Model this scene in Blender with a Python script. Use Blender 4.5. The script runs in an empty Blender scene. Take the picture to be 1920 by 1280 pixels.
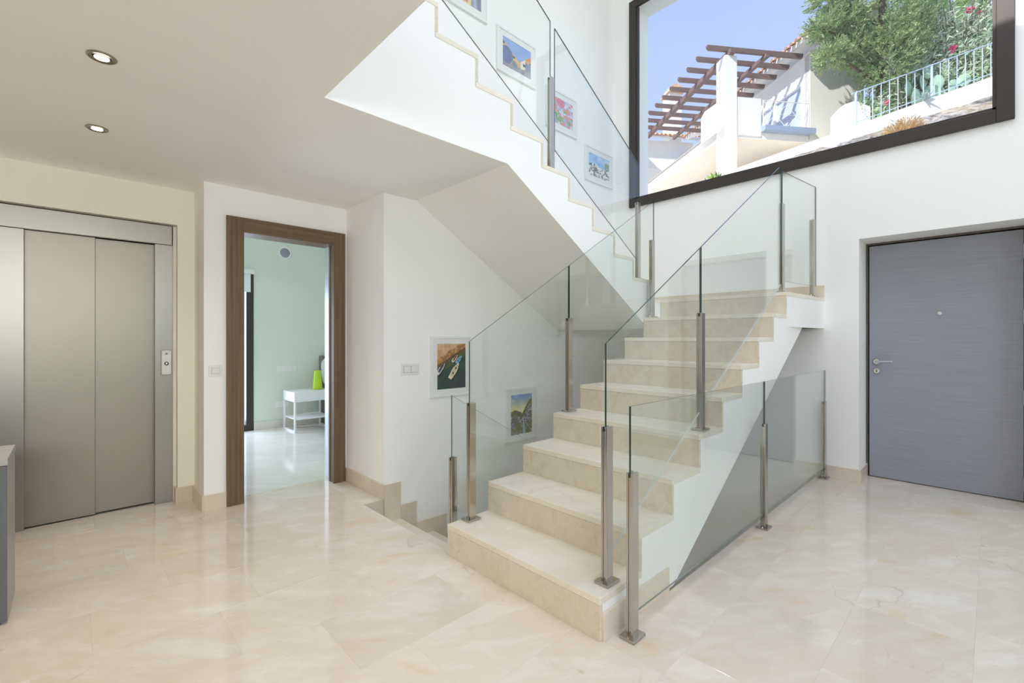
import bpy, math, random
from mathutils import Vector, Matrix
random.seed(7)
sc = bpy.context.scene
COL = sc.collection

# ------------------------------------------------------------------ camera
FPX, U0, V0, EYE = 862.0, 960.0, 635.0, 1.25
YAW = math.atan2(825, 862)
FW = (-math.cos(YAW), math.sin(YAW))
RT = (math.sin(YAW), math.cos(YAW))
cam_d = bpy.data.cameras.new('camera')
cam_d.sensor_width = 36.0
cam_d.lens = 36.0 * FPX / 1920.0
cam_d.shift_y = (V0 - 640.0) / 1920.0
cam_d.clip_start = 0.05
cam_d.clip_end = 300
cam = bpy.data.objects.new('camera', cam_d)
COL.objects.link(cam)
cam.location = (0, 0, EYE)
cam.rotation_euler = (math.radians(90), 0, math.atan2(FW[1], FW[0]) - math.pi / 2)
sc.camera = cam

# ------------------------------------------------------------------ light
world = bpy.data.worlds.new('sky')
sc.world = world
world.use_nodes = True
wn = world.node_tree.nodes
wl = world.node_tree.links
wn.clear()
wo = wn.new('ShaderNodeOutputWorld')
wb = wn.new('ShaderNodeBackground')
wt = wn.new('ShaderNodeTexCoord')
ws = wn.new('ShaderNodeSeparateXYZ')
wr = wn.new('ShaderNodeValToRGB')
wr.color_ramp.elements[0].position = 0.0
wr.color_ramp.elements[0].color = (0.70, 0.80, 1.0, 1)
wr.color_ramp.elements[1].position = 0.75
wr.color_ramp.elements[1].color = (0.36, 0.50, 1.0, 1)
wl.new(wt.outputs['Generated'], ws.inputs[0])
wl.new(ws.outputs['Z'], wr.inputs[0])
wl.new(wr.outputs[0], wb.inputs['Color'])
wb.inputs['Strength'].default_value = 1.0
wl.new(wb.outputs[0], wo.inputs[0])

def sun(strength, direction, angle=0.6):
    d = bpy.data.lights.new('sun', 'SUN')
    d.energy = strength
    d.angle = math.radians(angle)
    d.color = (1.0, 0.965, 0.9)
    o = bpy.data.objects.new('sun', d)
    COL.objects.link(o)
    o.rotation_euler = Vector(direction).to_track_quat('-Z', 'Y').to_euler()
    o.location = (0, -5, 20)
    return o
sun(5.0, (0.15, 0.80, -0.66))

def area(name, loc, direction, sx, sy, watt, col):
    d = bpy.data.lights.new(name, 'AREA')
    d.shape = 'RECTANGLE'
    d.size = sx
    d.size_y = sy
    d.energy = watt
    d.color = col
    o = bpy.data.objects.new(name, d)
    COL.objects.link(o)
    o.location = loc
    o.rotation_euler = Vector(direction).to_track_quat('-Z', 'Y').to_euler()
    return o
# daylight in the glazed openings; gallery and roof openings are added for more light
area('daylight_garden_glazing', (3.10, -0.75, 2.05), (-1, 0, 0.15), 3.2, 0.5, 88, (0.90, 0.945, 1.0))
area('fill_light_gallery', (3.10, 1.2, 4.75), (-1, 0, 0), 6.2, 2.0, 60, (0.90, 0.945, 1.0))
area('fill_light_roof', (0.2, 2.7, 6.32), (0, 0, -1), 3.0, 2.4, 78, (0.91, 0.95, 1.0))
area('daylight_bedroom_window', (-7.35, 1.0, 1.1), (1, 0.0, 0), 1.3, 2.0, 92, (0.74, 0.84, 1.0))

vs = sc.view_settings
vs.view_transform = 'Standard'
vs.look = 'None'
vs.exposure = 0.13
vs.gamma = 1.0
vs.use_curve_mapping = False
cy = sc.cycles
cy.use_denoising = True
cy.max_bounces = 10
cy.use_adaptive_sampling = True
cy.adaptive_threshold = 0.025
cy.diffuse_bounces = 8
cy.glossy_bounces = 4
cy.transmission_bounces = 6
cy.transparent_max_bounces = 40
cy.sample_clamp_indirect = 6.0
cy.caustics_reflective = False
cy.caustics_refractive = False

# ------------------------------------------------------------------ materials
def s2l(c):
    return tuple(((v / 255.0) / 12.92 if v / 255.0 <= 0.04045 else ((v / 255.0 + 0.055) / 1.055) ** 2.4) for v in c)

class NM:
    """small node-material helper"""
    def __init__(self, name):
        self.m = bpy.data.materials.new(name)
        self.m.use_nodes = True
        self.t = self.m.node_tree
        self.t.nodes.clear()
        self.out = self.n('ShaderNodeOutputMaterial')
    def n(self, typ, **kw):
        x = self.t.nodes.new(typ)
        for k, v in kw.items():
            setattr(x, k, v)
        return x
    def l(self, a, b):
        self.t.links.new(a, b)
    def pos(self, scale=(1, 1, 1), rand=0.0):
        g = self.n('ShaderNodeNewGeometry')
        v = g.outputs['Position']
        if rand:
            oi = self.n('ShaderNodeObjectInfo')
            mu = self.n('ShaderNodeMath', operation='MULTIPLY')
            mu.inputs[1].default_value = rand
            self.l(oi.outputs['Random'], mu.inputs[0])
            ad = self.n('ShaderNodeVectorMath', operation='ADD')
            self.l(v, ad.inputs[0])
            self.l(mu.outputs[0], ad.inputs[1])
            v = ad.outputs[0]
        if scale != (1, 1, 1):
            mp = self.n('ShaderNodeVectorMath', operation='MULTIPLY')
            mp.inputs[1].default_value = scale
            self.l(v, mp.inputs[0])
            v = mp.outputs[0]
        return v
    def noise(self, vec, scale, detail=4, rough=0.55, dist=0.0):
        x = self.n('ShaderNodeTexNoise')
        x.inputs['Scale'].default_value = scale
        x.inputs['Detail'].default_value = detail
        x.inputs['Roughness'].default_value = rough
        x.inputs['Distortion'].default_value = dist
        self.l(vec, x.inputs['Vector'])
        return x.outputs['Fac']
    def ramp(self, fac, stops):
        x = self.n('ShaderNodeValToRGB')
        el = x.color_ramp.elements
        while len(el) < len(stops):
            el.new(0.5)
        for e, (p, c) in zip(el, stops):
            e.position = p
            e.color = (*c, 1) if len(c) == 3 else c
        self.l(fac, x.inputs[0])
        return x.outputs[0]
    def mix(self, a, b, fac, mode='MIX'):
        x = self.n('ShaderNodeMix', data_type='RGBA', blend_type=mode)
        for i, v in ((6, a), (7, b)):
            if isinstance(v, tuple):
                x.inputs[i].default_value = (*v, 1)
            else:
                self.l(v, x.inputs[i])
        if isinstance(fac, (int, float)):
            x.inputs[0].default_value = fac
        else:
            self.l(fac, x.inputs[0])
        return x.outputs[2]
    def pbsdf(self, col, rough=0.5, metal=0.0, coat=0.0, spec=0.5, bump=None, bstr=0.1, bdist=0.01, emit=None, estr=0.0, trans=0.0):
        p = self.n('ShaderNodeBsdfPrincipled')
        if isinstance(col, tuple):
            p.inputs['Base Color'].default_value = (*col, 1)
        else:
            self.l(col, p.inputs['Base Color'])
        if isinstance(rough, (int, float)):
            p.inputs['Roughness'].default_value = rough
        else:
            self.l(rough, p.inputs['Roughness'])
        p.inputs['Metallic'].default_value = metal
        p.inputs['Coat Weight'].default_value = coat
        p.inputs['Coat Roughness'].default_value = 0.05
        p.inputs['Specular IOR Level'].default_value = spec
        if emit:
            p.inputs['Emission Color'].default_value = (*emit, 1)
            p.inputs['Emission Strength'].default_value = estr
        if bump is not None:
            b = self.n('ShaderNodeBump')
            b.inputs['Strength'].default_value = bstr
            b.inputs['Distance'].default_value = bdist
            self.l(bump, b.inputs['Height'])
            self.l(b.outputs[0], p.inputs['Normal'])
        self.l(p.outputs[0], self.out.inputs[0])
        return self.m

def m_plain(name, rgb, rough=0.5, metal=0.0, spec=0.5, var=0.04, vscale=6.0, coat=0.0, bstr=0.0):
    k = NM(name)
    v = k.pos()
    f = k.noise(v, vscale, 3)
    c = s2l(rgb)
    col = k.ramp(f, [(0.3, tuple(x * (1 - var) for x in c)), (0.7, tuple(min(1, x * (1 + var)) for x in c))])
    return k.pbsdf(col, rough, metal, coat, spec, bump=f if bstr else None, bstr=bstr)

def m_paint(name, rgb, rough=0.75):
    k = NM(name)
    v = k.pos()
    f = k.noise(v, 0.9, 3)
    g = k.noise(v, 240, 2)
    c = s2l(rgb)
    col = k.ramp(f, [(0.3, tuple(x * 0.985 for x in c)), (0.7, tuple(min(1, x * 1.015) for x in c))])
    return k.pbsdf(col, rough, spec=0.25, bump=g, bstr=0.03, bdist=0.002)

def m_marble(name, base, light, ochre, rough=0.1, rnd=37.0, vein=1.0, scale=1.0):
    k = NM(name)
    v = k.pos(rand=rnd)
    rot = k.n('ShaderNodeVectorRotate')
    rot.inputs['Angle'].default_value = 0.6
    k.l(v, rot.inputs['Vector'])
    st_ = k.n('ShaderNodeVectorMath', operation='MULTIPLY')
    st_.inputs[1].default_value = (1.9, 0.75, 1.3)
    k.l(rot.outputs[0], st_.inputs[0])
    v0 = v
    v = st_.outputs[0]
    n1 = k.noise(v, 2.3 * scale, 8, 0.66, 0.8)
    n2 = k.noise(v, 5.5 * scale, 5, 0.6, 0.6)
    n3 = k.noise(v, 55 * scale, 4, 0.7)
    c = k.ramp(n1, [(0.32, s2l(light)), (0.48, s2l(base)), (0.58, s2l(base)), (0.72, s2l(ochre))])
    c = k.mix(c, s2l(light), k.ramp(n2, [(0.48, (0, 0, 0)), (0.75, (0.75, 0.75, 0.75))]))
    c = k.mix(c, s2l(tuple(x * 0.93 for x in base)), k.ramp(n3, [(0.56, (0, 0, 0)), (0.74, (0.45, 0.45, 0.45))]))
    # thin wandering crack lines
    vv = k.noise(v0, 0.85 * scale, 5, 0.5, 0.35)
    line = k.ramp(vv, [(0.497, (0, 0, 0)), (0.50, (1, 1, 1)), (0.503, (0, 0, 0))])
    msk = k.ramp(k.noise(v0, 1.4 * scale, 2), [(0.5, (0, 0, 0)), (0.62, (1, 1, 1))])
    lm = k.mix(line, msk, 1.0, 'MULTIPLY')
    lm = k.mix((0, 0, 0), lm, 0.36 * vein)
    c = k.mix(c, s2l((176, 150, 118)), lm)
    # every slab cut from another bit of the block
    oi = k.n('ShaderNodeObjectInfo')
    br = k.ramp(oi.outputs['Random'], [(0.0, (0.955, 0.95, 0.94)), (1.0, (1.03, 1.03, 1.03))])
    c = k.mix(c, br, 1.0, 'MULTIPLY')
    r = k.ramp(n2, [(0.3, (rough * 0.8,) * 3), (0.7, (rough * 1.25,) * 3)])
    return k.pbsdf(c, r, spec=0.5)

def m_glass(name, tint, refl=1.0):
    k = NM(name)
    lw = k.n('ShaderNodeLayerWeight')
    lw.inputs['Blend'].default_value = 0.5
    pw = k.n('ShaderNodeMath', operation='POWER')
    k.l(lw.outputs['Facing'], pw.inputs[0])
    pw.inputs[1].default_value = 5.0
    ma = k.n('ShaderNodeMath', operation='MULTIPLY_ADD')
    k.l(pw.outputs[0], ma.inputs[0])
    ma.inputs[1].default_value = 0.95 * refl
    ma.inputs[2].default_value = 0.04 * refl
    tr = k.n('ShaderNodeBsdfTransparent')
    tr.inputs[0].default_value = (*tint, 1)
    gl = k.n('ShaderNodeBsdfGlossy')
    gl.inputs['Roughness'].default_value = 0.0
    gl.inputs['Color'].default_value = (0.97, 1, 0.98, 1)
    mx = k.n('ShaderNodeMixShader')
    k.l(ma.outputs[0], mx.inputs[0])
    k.l(tr.outputs[0], mx.inputs[1])
    k.l(gl.outputs[0], mx.inputs[2])
    k.l(mx.outputs[0], k.out.inputs[0])
    return k.m

def m_wood(name, c1, c2, axis=2, rough=0.45, fine=60.0, spec=0.4, coat=0.0):
    k = NM(name)
    sc_ = [fine, fine, fine]
    sc_[axis] = fine * 0.025
    v = k.pos(scale=tuple(sc_))
    n = k.noise(v, 1.0, 6, 0.65, 0.2)
    col = k.ramp(n, [(0.32, s2l(c1)), (0.68, s2l(c2))])
    return k.pbsdf(col, rough, spec=spec, bump=n, bstr=0.12, bdist=0.002, coat=coat)

def m_brushed(name, rgb, axis=2, rough=0.27, fine=260.0):
    k = NM(name)
    sc_ = [fine, fine, fine]
    sc_[axis] = 1.0
    v = k.pos(scale=tuple(sc_))
    n = k.noise(v, 1.0, 3, 0.6)
    c = s2l(rgb)
    col = k.ramp(n, [(0.3, tuple(x * 0.99 for x in c)), (0.7, tuple(min(1, x * 1.01) for x in c))])
    r = k.ramp(n, [(0.3, (rough * 0.985,) * 3), (0.7, (rough * 1.015,) * 3)])
    return k.pbsdf(col, r, metal=1.0)

def m_leaf(name, c1, c2, c3, rough=0.55):
    k = NM(name)
    g = k.n('ShaderNodeNewGeometry')
    oi = g.outputs['Random Per Island']
    col = k.ramp(oi, [(0.0, s2l(c1)), (0.5, s2l(c2)), (1.0, s2l(c3))])
    p = k.n('ShaderNodeBsdfPrincipled')
    k.l(col, p.inputs['Base Color'])
    p.inputs['Roughness'].default_value = rough
    tl = k.n('ShaderNodeBsdfTranslucent')
    k.l(col, tl.inputs['Color'])
    mx = k.n('ShaderNodeMixShader')
    mx.inputs[0].default_value = 0.4
    k.l(p.outputs[0], mx.inputs[1])
    k.l(tl.outputs[0], mx.inputs[2])
    k.l(mx.outputs[0], k.out.inputs[0])
    return k.m

def m_attr(name):
    k = NM(name)
    a = k.n('ShaderNodeAttribute', attribute_name='print')
    return k.pbsdf(a.outputs['Color'], 0.35, spec=0.5, coat=0.6)

def m_emit(name, rgb, strength):
    k = NM(name)
    e = k.n('ShaderNodeEmission')
    e.inputs[0].default_value = (*rgb, 1)
    e.inputs[1].default_value = strength
    k.l(e.outputs[0], k.out.inputs[0])
    return k.m

M = {}
M['wall'] = m_paint('white_wall_paint', (250, 249, 247))
M['wall_cream'] = m_paint('cream_wall_paint', (247, 243, 230))
M['ceiling'] = M['wall']
M['green_wall'] = m_paint('pale_green_paint', (222, 228, 216))
M['marble'] = m_marble('cream_marble_floor', (225, 213, 197), (234, 227, 217), (223, 197, 162), 0.08)
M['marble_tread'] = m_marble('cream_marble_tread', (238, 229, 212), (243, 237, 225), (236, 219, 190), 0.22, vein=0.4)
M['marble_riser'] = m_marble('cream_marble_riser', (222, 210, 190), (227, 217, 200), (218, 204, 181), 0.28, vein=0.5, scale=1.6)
M['marble_skirt'] = m_marble('cream_marble_skirting', (222, 209, 188), (228, 217, 199), (215, 198, 170), 0.2, vein=0.3)
M['marble_grey'] = m_marble('pale_bedroom_marble', (226, 222, 216), (234, 233, 230), (216, 208, 196), 0.09)
M['grout'] = m_plain('tile_joint', (214, 202, 182), 0.7)
M['steel'] = m_brushed('brushed_steel', (192, 188, 182), 2, 0.17)
M['lift_steel'] = m_brushed('lift_brushed_steel', (164, 157, 142), 2, 0.41)
M['lift_frame'] = m_brushed('lift_frame_steel', (170, 165, 153), 2, 0.36)
M['dark_gap'] = m_plain('dark_gap', (30, 28, 26), 0.8)
M['chrome'] = m_plain('polished_chrome', (225, 225, 228), 0.09, 1.0)
M['nickel'] = m_plain('satin_nickel', (168, 158, 146), 0.3, 1.0)
M['glass'] = m_glass('balustrade_glass', (0.962, 0.981, 0.972))
M['glass_edge'] = m_plain('glass_cut_edge', (38, 74, 68), 0.08, 0.0, 0.8)
M['glass_edge_pale'] = m_plain('glass_edge_reflection', (214, 222, 216), 0.2, 0.0, 0.6)  # pale bottom edges: the light they reflect is put into the colour
M['glass_edge_light'] = m_plain('glass_ground_edge', (128, 142, 138), 0.25, 0.0, 0.6)
M['window_glass'] = m_glass('window_glass', (0.985, 0.992, 0.99), 0.6)
M['brown_frame'] = m_plain('dark_bronze_frame', (62, 55, 50), 0.45, 0.3)
M['oak'] = m_wood('dark_oak_veneer', (98, 78, 58), (128, 106, 82), 2, 0.5)
M['oak_h'] = m_wood('dark_oak_veneer_across', (98, 78, 58), (128, 106, 82), 1, 0.5)
M['door_wood'] = m_wood('grey_stained_wood', (146, 148, 157), (158, 160, 170), 0, 0.28, 110.0, 0.5)
M['door_frame'] = m_wood('grey_brown_wood_frame', (84, 76, 70), (110, 100, 92), 2, 0.45)
M['white_plastic'] = m_plain('white_plastic', (236, 236, 232), 0.35, var=0.01)
M['grey_plastic'] = m_plain('pale_grey_plastic', (205, 206, 206), 0.4, var=0.02)
M['speaker_grey'] = m_plain('speaker_grille_grey', (150, 152, 165), 0.6)
M['jamb_sheen_grey'] = m_plain('jamb_sheen_grey', (206, 210, 218), 0.35, 0.5)  # pale grey of the reflection painted on the bedroom jamb
M['frame_white'] = m_plain('white_frame_lacquer', (240, 240, 238), 0.4, var=0.01)
M['mat_board'] = m_plain('white_mat_board', (236, 236, 234), 0.8, var=0.01)
M['print'] = m_attr('colour_print')
M['console_grey'] = m_plain('slate_grey_lacquer', (104, 106, 114), 0.4)
M['console_top'] = m_plain('light_grey_lacquer', (176, 174, 170), 0.35)
M['lamp'] = m_emit('lamp_glow', (1.0, 0.86, 0.66), 14.0)
M['lime'] = m_plain('lime_green_glaze', (186, 222, 40), 0.35, coat=0.3)
M['headboard'] = m_plain('taupe_upholstery', (140, 132, 128), 0.9, bstr=0.2, vscale=80)
M['linen'] = m_plain('white_linen', (236, 238, 242), 0.9, bstr=0.1, vscale=25)
M['furniture_white'] = m_plain('white_furniture_lacquer', (240, 240, 242), 0.35, var=0.01)
# outdoors
M['render_white'] = m_paint('white_house_render', (238, 236, 232), 0.9)
M['render_cream'] = m_paint('cream_house_render', (250, 247, 236), 0.9)
M['timber'] = m_wood('brown_pergola_timber', (104, 84, 82), (130, 108, 104), 0, 0.7, 20.0)
M['terracotta'] = m_plain('pale_terracotta', (214, 178, 150), 0.8, var=0.15, vscale=9)
M['terracotta_dark'] = m_plain('mottled_terracotta', (168, 128, 106), 0.85, var=0.2, vscale=9)
M['cap_stone'] = m_plain('grey_brown_cap_stone', (176, 166, 158), 0.8)
M['pale_blue'] = m_plain('pale_blue_paint', (190, 208, 230), 0.5)
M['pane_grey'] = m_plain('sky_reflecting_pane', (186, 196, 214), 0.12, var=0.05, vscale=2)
M['slab_blue'] = m_plain('blue_grey_stone', (150, 168, 196), 0.6)
M['rock'] = None
k = NM('limestone_rock')
v = k.pos()
n = k.noise(v, 3.4, 9, 0.7, 0.8)
n2 = k.noise(v, 0.8, 4)
c = k.ramp(n, [(0.40, s2l((70, 66, 66))), (0.49, s2l((150, 144, 140))), (0.6, s2l((200, 196, 192)))])
c = k.mix(c, s2l((206, 184, 152)), k.ramp(n2, [(0.5, (0, 0, 0)), (0.7, (0.5, 0.5, 0.5))]))
M['rock'] = k.pbsdf(c, 0.9, bump=n, bstr=0.8, bdist=0.12)
M['soil'] = m_plain('dry_soil', (226, 216, 200), 0.95, var=0.15, vscale=3)
M['lawn'] = m_plain('garden_lawn', (118, 140, 70), 0.9, var=0.2, vscale=4)
M['bark'] = m_wood('tree_bark', (84, 70, 58), (120, 102, 84), 2, 0.9, 14.0)
M['leaf_conifer'] = m_leaf('conifer_foliage', (112, 140, 100), (158, 184, 130), (208, 222, 170))
M['leaf_bright'] = m_leaf('bright_conifer_foliage', (148, 178, 106), (184, 210, 134), (216, 232, 168))
M['leaf_oleander'] = m_leaf('oleander_leaves', (150, 186, 142), (212, 232, 204), (244, 250, 238))
M['leaf_dry'] = m_leaf('dry_brush_twigs', (186, 150, 96), (212, 180, 126), (232, 206, 160))
M['leaf_lime'] = m_leaf('young_green_leaves', (110, 150, 40), (150, 186, 60), (190, 216, 96))
M['leaf_cactus'] = m_plain('cactus_green', (172, 202, 176), 0.6, var=0.12, vscale=5)
M['leaf_agave'] = m_plain('agave_blue_green', (178, 200, 198), 0.6, var=0.1, vscale=5)
M['petal'] = m_leaf('pink_petals', (236, 50, 128), (244, 84, 154), (250, 140, 190))

# ------------------------------------------------------------------ mesh helpers
class MB:
    def __init__(self):
        self.v = []
        self.f = []
        self.mi = []
    def add(self, vs_, fs, mi=0):
        o = len(self.v)
        self.v += [tuple(p) for p in vs_]
        for q in fs:
            self.f.append(tuple(i + o for i in q))
            self.mi.append(mi)
        return self
    def box(self, x0, x1, y0, y1, z0, z1, mi=0):
        p = [(x0, y0, z0), (x1, y0, z0), (x1, y1, z0), (x0, y1, z0), (x0, y0, z1), (x1, y0, z1), (x1, y1, z1), (x0, y1, z1)]
        return self.add(p, [(0, 3, 2, 1), (4, 5, 6, 7), (0, 1, 5, 4), (1, 2, 6, 5), (2, 3, 7, 6), (3, 0, 4, 7)], mi)
    def prism(self, poly, axis, lo, hi, mi=0, mi_side=None):
        """poly: 2d outline in the other two axes (order x<y<z), extruded along axis"""
        def P(a, b, t):
            return (t, a, b) if axis == 0 else (a, t, b) if axis == 1 else (a, b, t)
        area2 = sum(poly[i][0] * poly[(i + 1) % len(poly)][1] - poly[(i + 1) % len(poly)][0] * poly[i][1] for i in range(len(poly)))
        pl = list(poly)
        flip = (area2 < 0) ^ (axis == 1)
        if flip:
            pl.reverse()
        n_ = len(pl)
        vv_ = [P(a, b, lo) for a, b in pl] + [P(a, b, hi) for a, b in pl]
        o = len(self.v)
        self.v += vv_
        self.f.append(tuple(o + i for i in reversed(range(n_))))
        self.mi.append(mi)
        self.f.append(tuple(o + n_ + i for i in range(n_)))
        self.mi.append(mi)
        for i in range(n_):
            j = (i + 1) % n_
            self.f.append((o + i, o + j, o + n_ + j, o + n_ + i))
            self.mi.append(mi if mi_side is None else mi_side)
        return self
    def tube(self, pts, r, seg=8, mi=0, cap=True):
        pts = [Vector(p) for p in pts]
        rr = r if isinstance(r, (list, tuple)) else [r] * len(pts)
        o = len(self.v)
        for i, p in enumerate(pts):
            t = (pts[min(i + 1, len(pts) - 1)] - pts[max(i - 1, 0)]).normalized()
            a = Vector((0, 0, 1)) if abs(t.z) < 0.9 else Vector((1, 0, 0))
            u_ = t.cross(a).normalized()
            w_ = t.cross(u_)
            for s in range(seg):
                an = 2 * math.pi * s / seg
                self.v.append(tuple(p + (u_ * math.cos(an) + w_ * math.sin(an)) * rr[i]))
        for i in range(len(pts) - 1):
            for s in range(seg):
                s2 = (s + 1) % seg
                self.f.append((o + i * seg + s, o + i * seg + s2, o + (i + 1) * seg + s2, o + (i + 1) * seg + s))
                self.mi.append(mi)
        if cap:
            self.f.append(tuple(o + s for s in reversed(range(seg))))
            self.mi.append(mi)
            e = o + (len(pts) - 1) * seg
            self.f.append(tuple(e + s for s in range(seg)))
            self.mi.append(mi)
        return self
    def lathe(self, prof, c=(0, 0, 0), axis=2, seg=32, mi=0):
        o = len(self.v)
        for r, t in prof:
            for s in range(seg):
                an = 2 * math.pi * s / seg
                a, b = r * math.cos(an), r * math.sin(an)
                p = (a, b, t) if axis == 2 else (t, a, b) if axis == 0 else (b, t, a)
                self.v.append((p[0] + c[0], p[1] + c[1], p[2] + c[2]))
        for i in range(len(prof) - 1):
            for s in range(seg):
                s2 = (s + 1) % seg
                self.f.append((o + i * seg + s, o + i * seg + s2, o + (i + 1) * seg + s2, o + (i + 1) * seg + s))
                self.mi.append(mi)
        self.f.append(tuple(o + s for s in reversed(range(seg))))
        self.mi.append(mi)
        e = o + (len(prof) - 1) * seg
        self.f.append(tuple(e + s for s in range(seg)))
        self.mi.append(mi)
        return self
    def build(self, name, mats, parent=None, bevel=0.0, smooth=False, kind=None, label=None):
        me = bpy.data.meshes.new(name)
        me.from_pydata(self.v, [], self.f)
        if not isinstance(mats, (list, tuple)):
            mats = [mats]
        for m_ in mats:
            me.materials.append(M[m_] if isinstance(m_, str) else m_)
        me.polygons.foreach_set('material_index', self.mi)
        if smooth:
            me.polygons.foreach_set('use_smooth', [True] * len(me.polygons))
        me.update()
        o = bpy.data.objects.new(name, me)
        COL.objects.link(o)
        if parent is not None:
            o.parent = parent
            o.matrix_parent_inverse = parent.matrix_world.inverted() if False else Matrix.Identity(4)
        if bevel:
            b = o.modifiers.new('edge', 'BEVEL')
            b.width = bevel
            b.segments = 2
            b.limit_method = 'ANGLE'
        if smooth:
            try:
                s = o.modifiers.new('split', 'EDGE_SPLIT')
                s.split_angle = math.radians(40)
            except Exception:
                pass
        if kind:
            o['kind'] = kind
        if label:
            o['label'] = label
        return o

def tag(o, label, cat, group=None):
    o['label'] = label
    o['category'] = cat
    if group:
        o['group'] = group
    return o

def struct(o, label=None):
    o['kind'] = 'structure'
    if label:
        o['label'] = label
    return o

def empty(name, loc=(0, 0, 0), rz=0.0):
    o = bpy.data.objects.new(name, None)
    COL.objects.link(o)
    o.location = loc
    o.rotation_euler = (0, 0, rz)
    o.empty_display_size = 0.1
    return o

# children below are modelled in world coordinates under an Empty at the origin unless said otherwise

CEIL = 2.39
WY = 4.93          # inner face of the window wall
WO = 5.28          # outer face
PX = -3.28         # picture wall
# ------------------------------------------------------------------ walls
w = MB()
WX0, WX1, WZ0, WZ1 = -3.058, 0.113, 2.84, 5.337
DX0, DX1, DZ1 = -0.80, 0.22, 2.115
RX0, RX1, RZ0, RZ1 = WX0 + 0.09, WX1 - 0.09, WZ0 + 0.09, WZ1 - 0.08
WQ = 5.19
w.box(-3.9, RX0, WY, WQ, -3.4, 6.4).box(RX1, 3.0, WY, WQ, DZ1, 6.4)
w.box(RX0, RX1, WY, WQ, RZ1, 6.4)
w.box(RX0, DX0, WY, WQ, -3.4, RZ0).box(DX0, RX1, WY, WQ, DZ1, RZ0)
w.box(DX0 - 0.3, DX0, WQ, WO + 0.05, -0.2, DZ1 + 0.3).box(DX1, DX1 + 0.3, WQ, WO + 0.05, -0.2, DZ1 + 0.3).box(DX0, DX1, WQ, WO + 0.05, DZ1, DZ1 + 0.3)
w.box(DX1, 3.0, WY, WQ, -3.4, DZ1).box(DX0, DX1, WY, WO, -3.4, -0.02)
struct(w.build('wall_window', 'wall'), 'tall white wall with the big picture window and the entrance')
struct(MB().box(-3.48, PX, 1.9, WY, -3.4, 6.4).box(-3.48, PX, -3.2, 1.9, 2.6, 6.4).box(-3.48, PX, 1.755, 1.9, -3.4, 2.6).build('wall_pictures', 'wall'))
struct(MB().box(-3.95, -3.48, 1.755, 1.9, -0.2, CEIL + 0.1).build('wall_corner', 'wall'))
w = MB().box(-4.12, -3.95, 0.69, 0.86, -0.2, CEIL + 0.1).box(-4.12, -3.95, 1.70, 1.9, -0.2, CEIL + 0.1).box(-4.12, -3.95, 0.86, 1.70, 2.14, CEIL + 0.1)
struct(w.build('wall_bedroom_door', 'wall'))
w = MB().box(-4.55, -4.30, -3.2, -0.362, -0.2, CEIL + 0.1).box(-4.55, -4.30, 0.582, 0.72, -0.2, CEIL + 0.1).box(-4.55, -4.30, -0.362, 0.582, 2.118, CEIL + 0.1)
w.box(-4.55, -4.12, 0.69, 0.80, -0.2, CEIL + 0.1)
struct(w.build('wall_lift', 'wall_cream'))
struct(MB().box(-4.6, 3.0, -3.4, -3.2, -0.3, 6.4).build('wall_back', 'wall'))
w = MB().box(2.8, 3.0, -3.2, -2.4, -0.3, 6.4).box(2.8, 3.0, 3.9, WY, -0.3, 6.4).box(2.8, 3.0, -2.4, 3.9, 2.35, 3.7).box(2.8, 3.0, -2.4, 3.9, 5.85, 6.4).box(2.8, 3.0, -2.4, 3.9, -0.3, 0.08)
struct(w.build('wall_garden', 'wall'))
struct(MB().box(-3.6, 3.0, -3.4, 1.45, 6.2, 6.4).box(-3.6, 3.0, 3.95, WO, 6.2, 6.4).box(-3.6, -1.35, 1.45, 3.95, 6.2, 6.4).box(1.75, 3.0, 1.45, 3.95, 6.2, 6.4).build('ceiling_gallery', 'ceiling'))
sk = empty('added_roof_light')  # unseen roof light, added to light treads and floor from above
struct(sk, 'unseen roof light added over the gallery for top light')
for (a, b, c, d) in ((-1.35, 1.75, 1.45, 1.51), (-1.35, 1.75, 3.89, 3.95), (-1.35, -1.29, 1.51, 3.89), (1.69, 1.75, 1.51, 3.89), (0.17, 0.23, 1.51, 3.89)):
    MB().box(a, b, c, d, 6.21, 6.27).build('window_frame_bar', 'white_plastic', sk)
for (a, b) in ((-1.289, 0.169), (0.231, 1.689)):
    MB().box(a, b, 1.511, 3.889, 6.236, 6.243).build('pane', 'window_glass', sk)
struct(MB().box(-4.6, PX, 0.861, 1.9, CEIL, 2.6).build('ceiling_corridor', 'ceiling'))
c_ = MB().box(-4.6, 2.8, -3.2, 0.861, CEIL, 3.33)
ceil = struct(c_.build('ceiling', 'ceiling'), 'low flat ceiling over the hall with recessed spotlights')

# the stairwell below the floor
struct(MB().box(-1.10, -0.9, 1.59, WY - 0.002, -3.3, -0.25).build('wall_well_side', 'wall'))
struct(MB().box(PX, -0.9, 1.30, 1.565, -3.3, -0.25).build('wall_well_front', 'wall'))
struct(MB().box(PX, -0.9, 1.3, WY, -3.45, -3.3).build('floor_basement', 'marble'))

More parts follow.
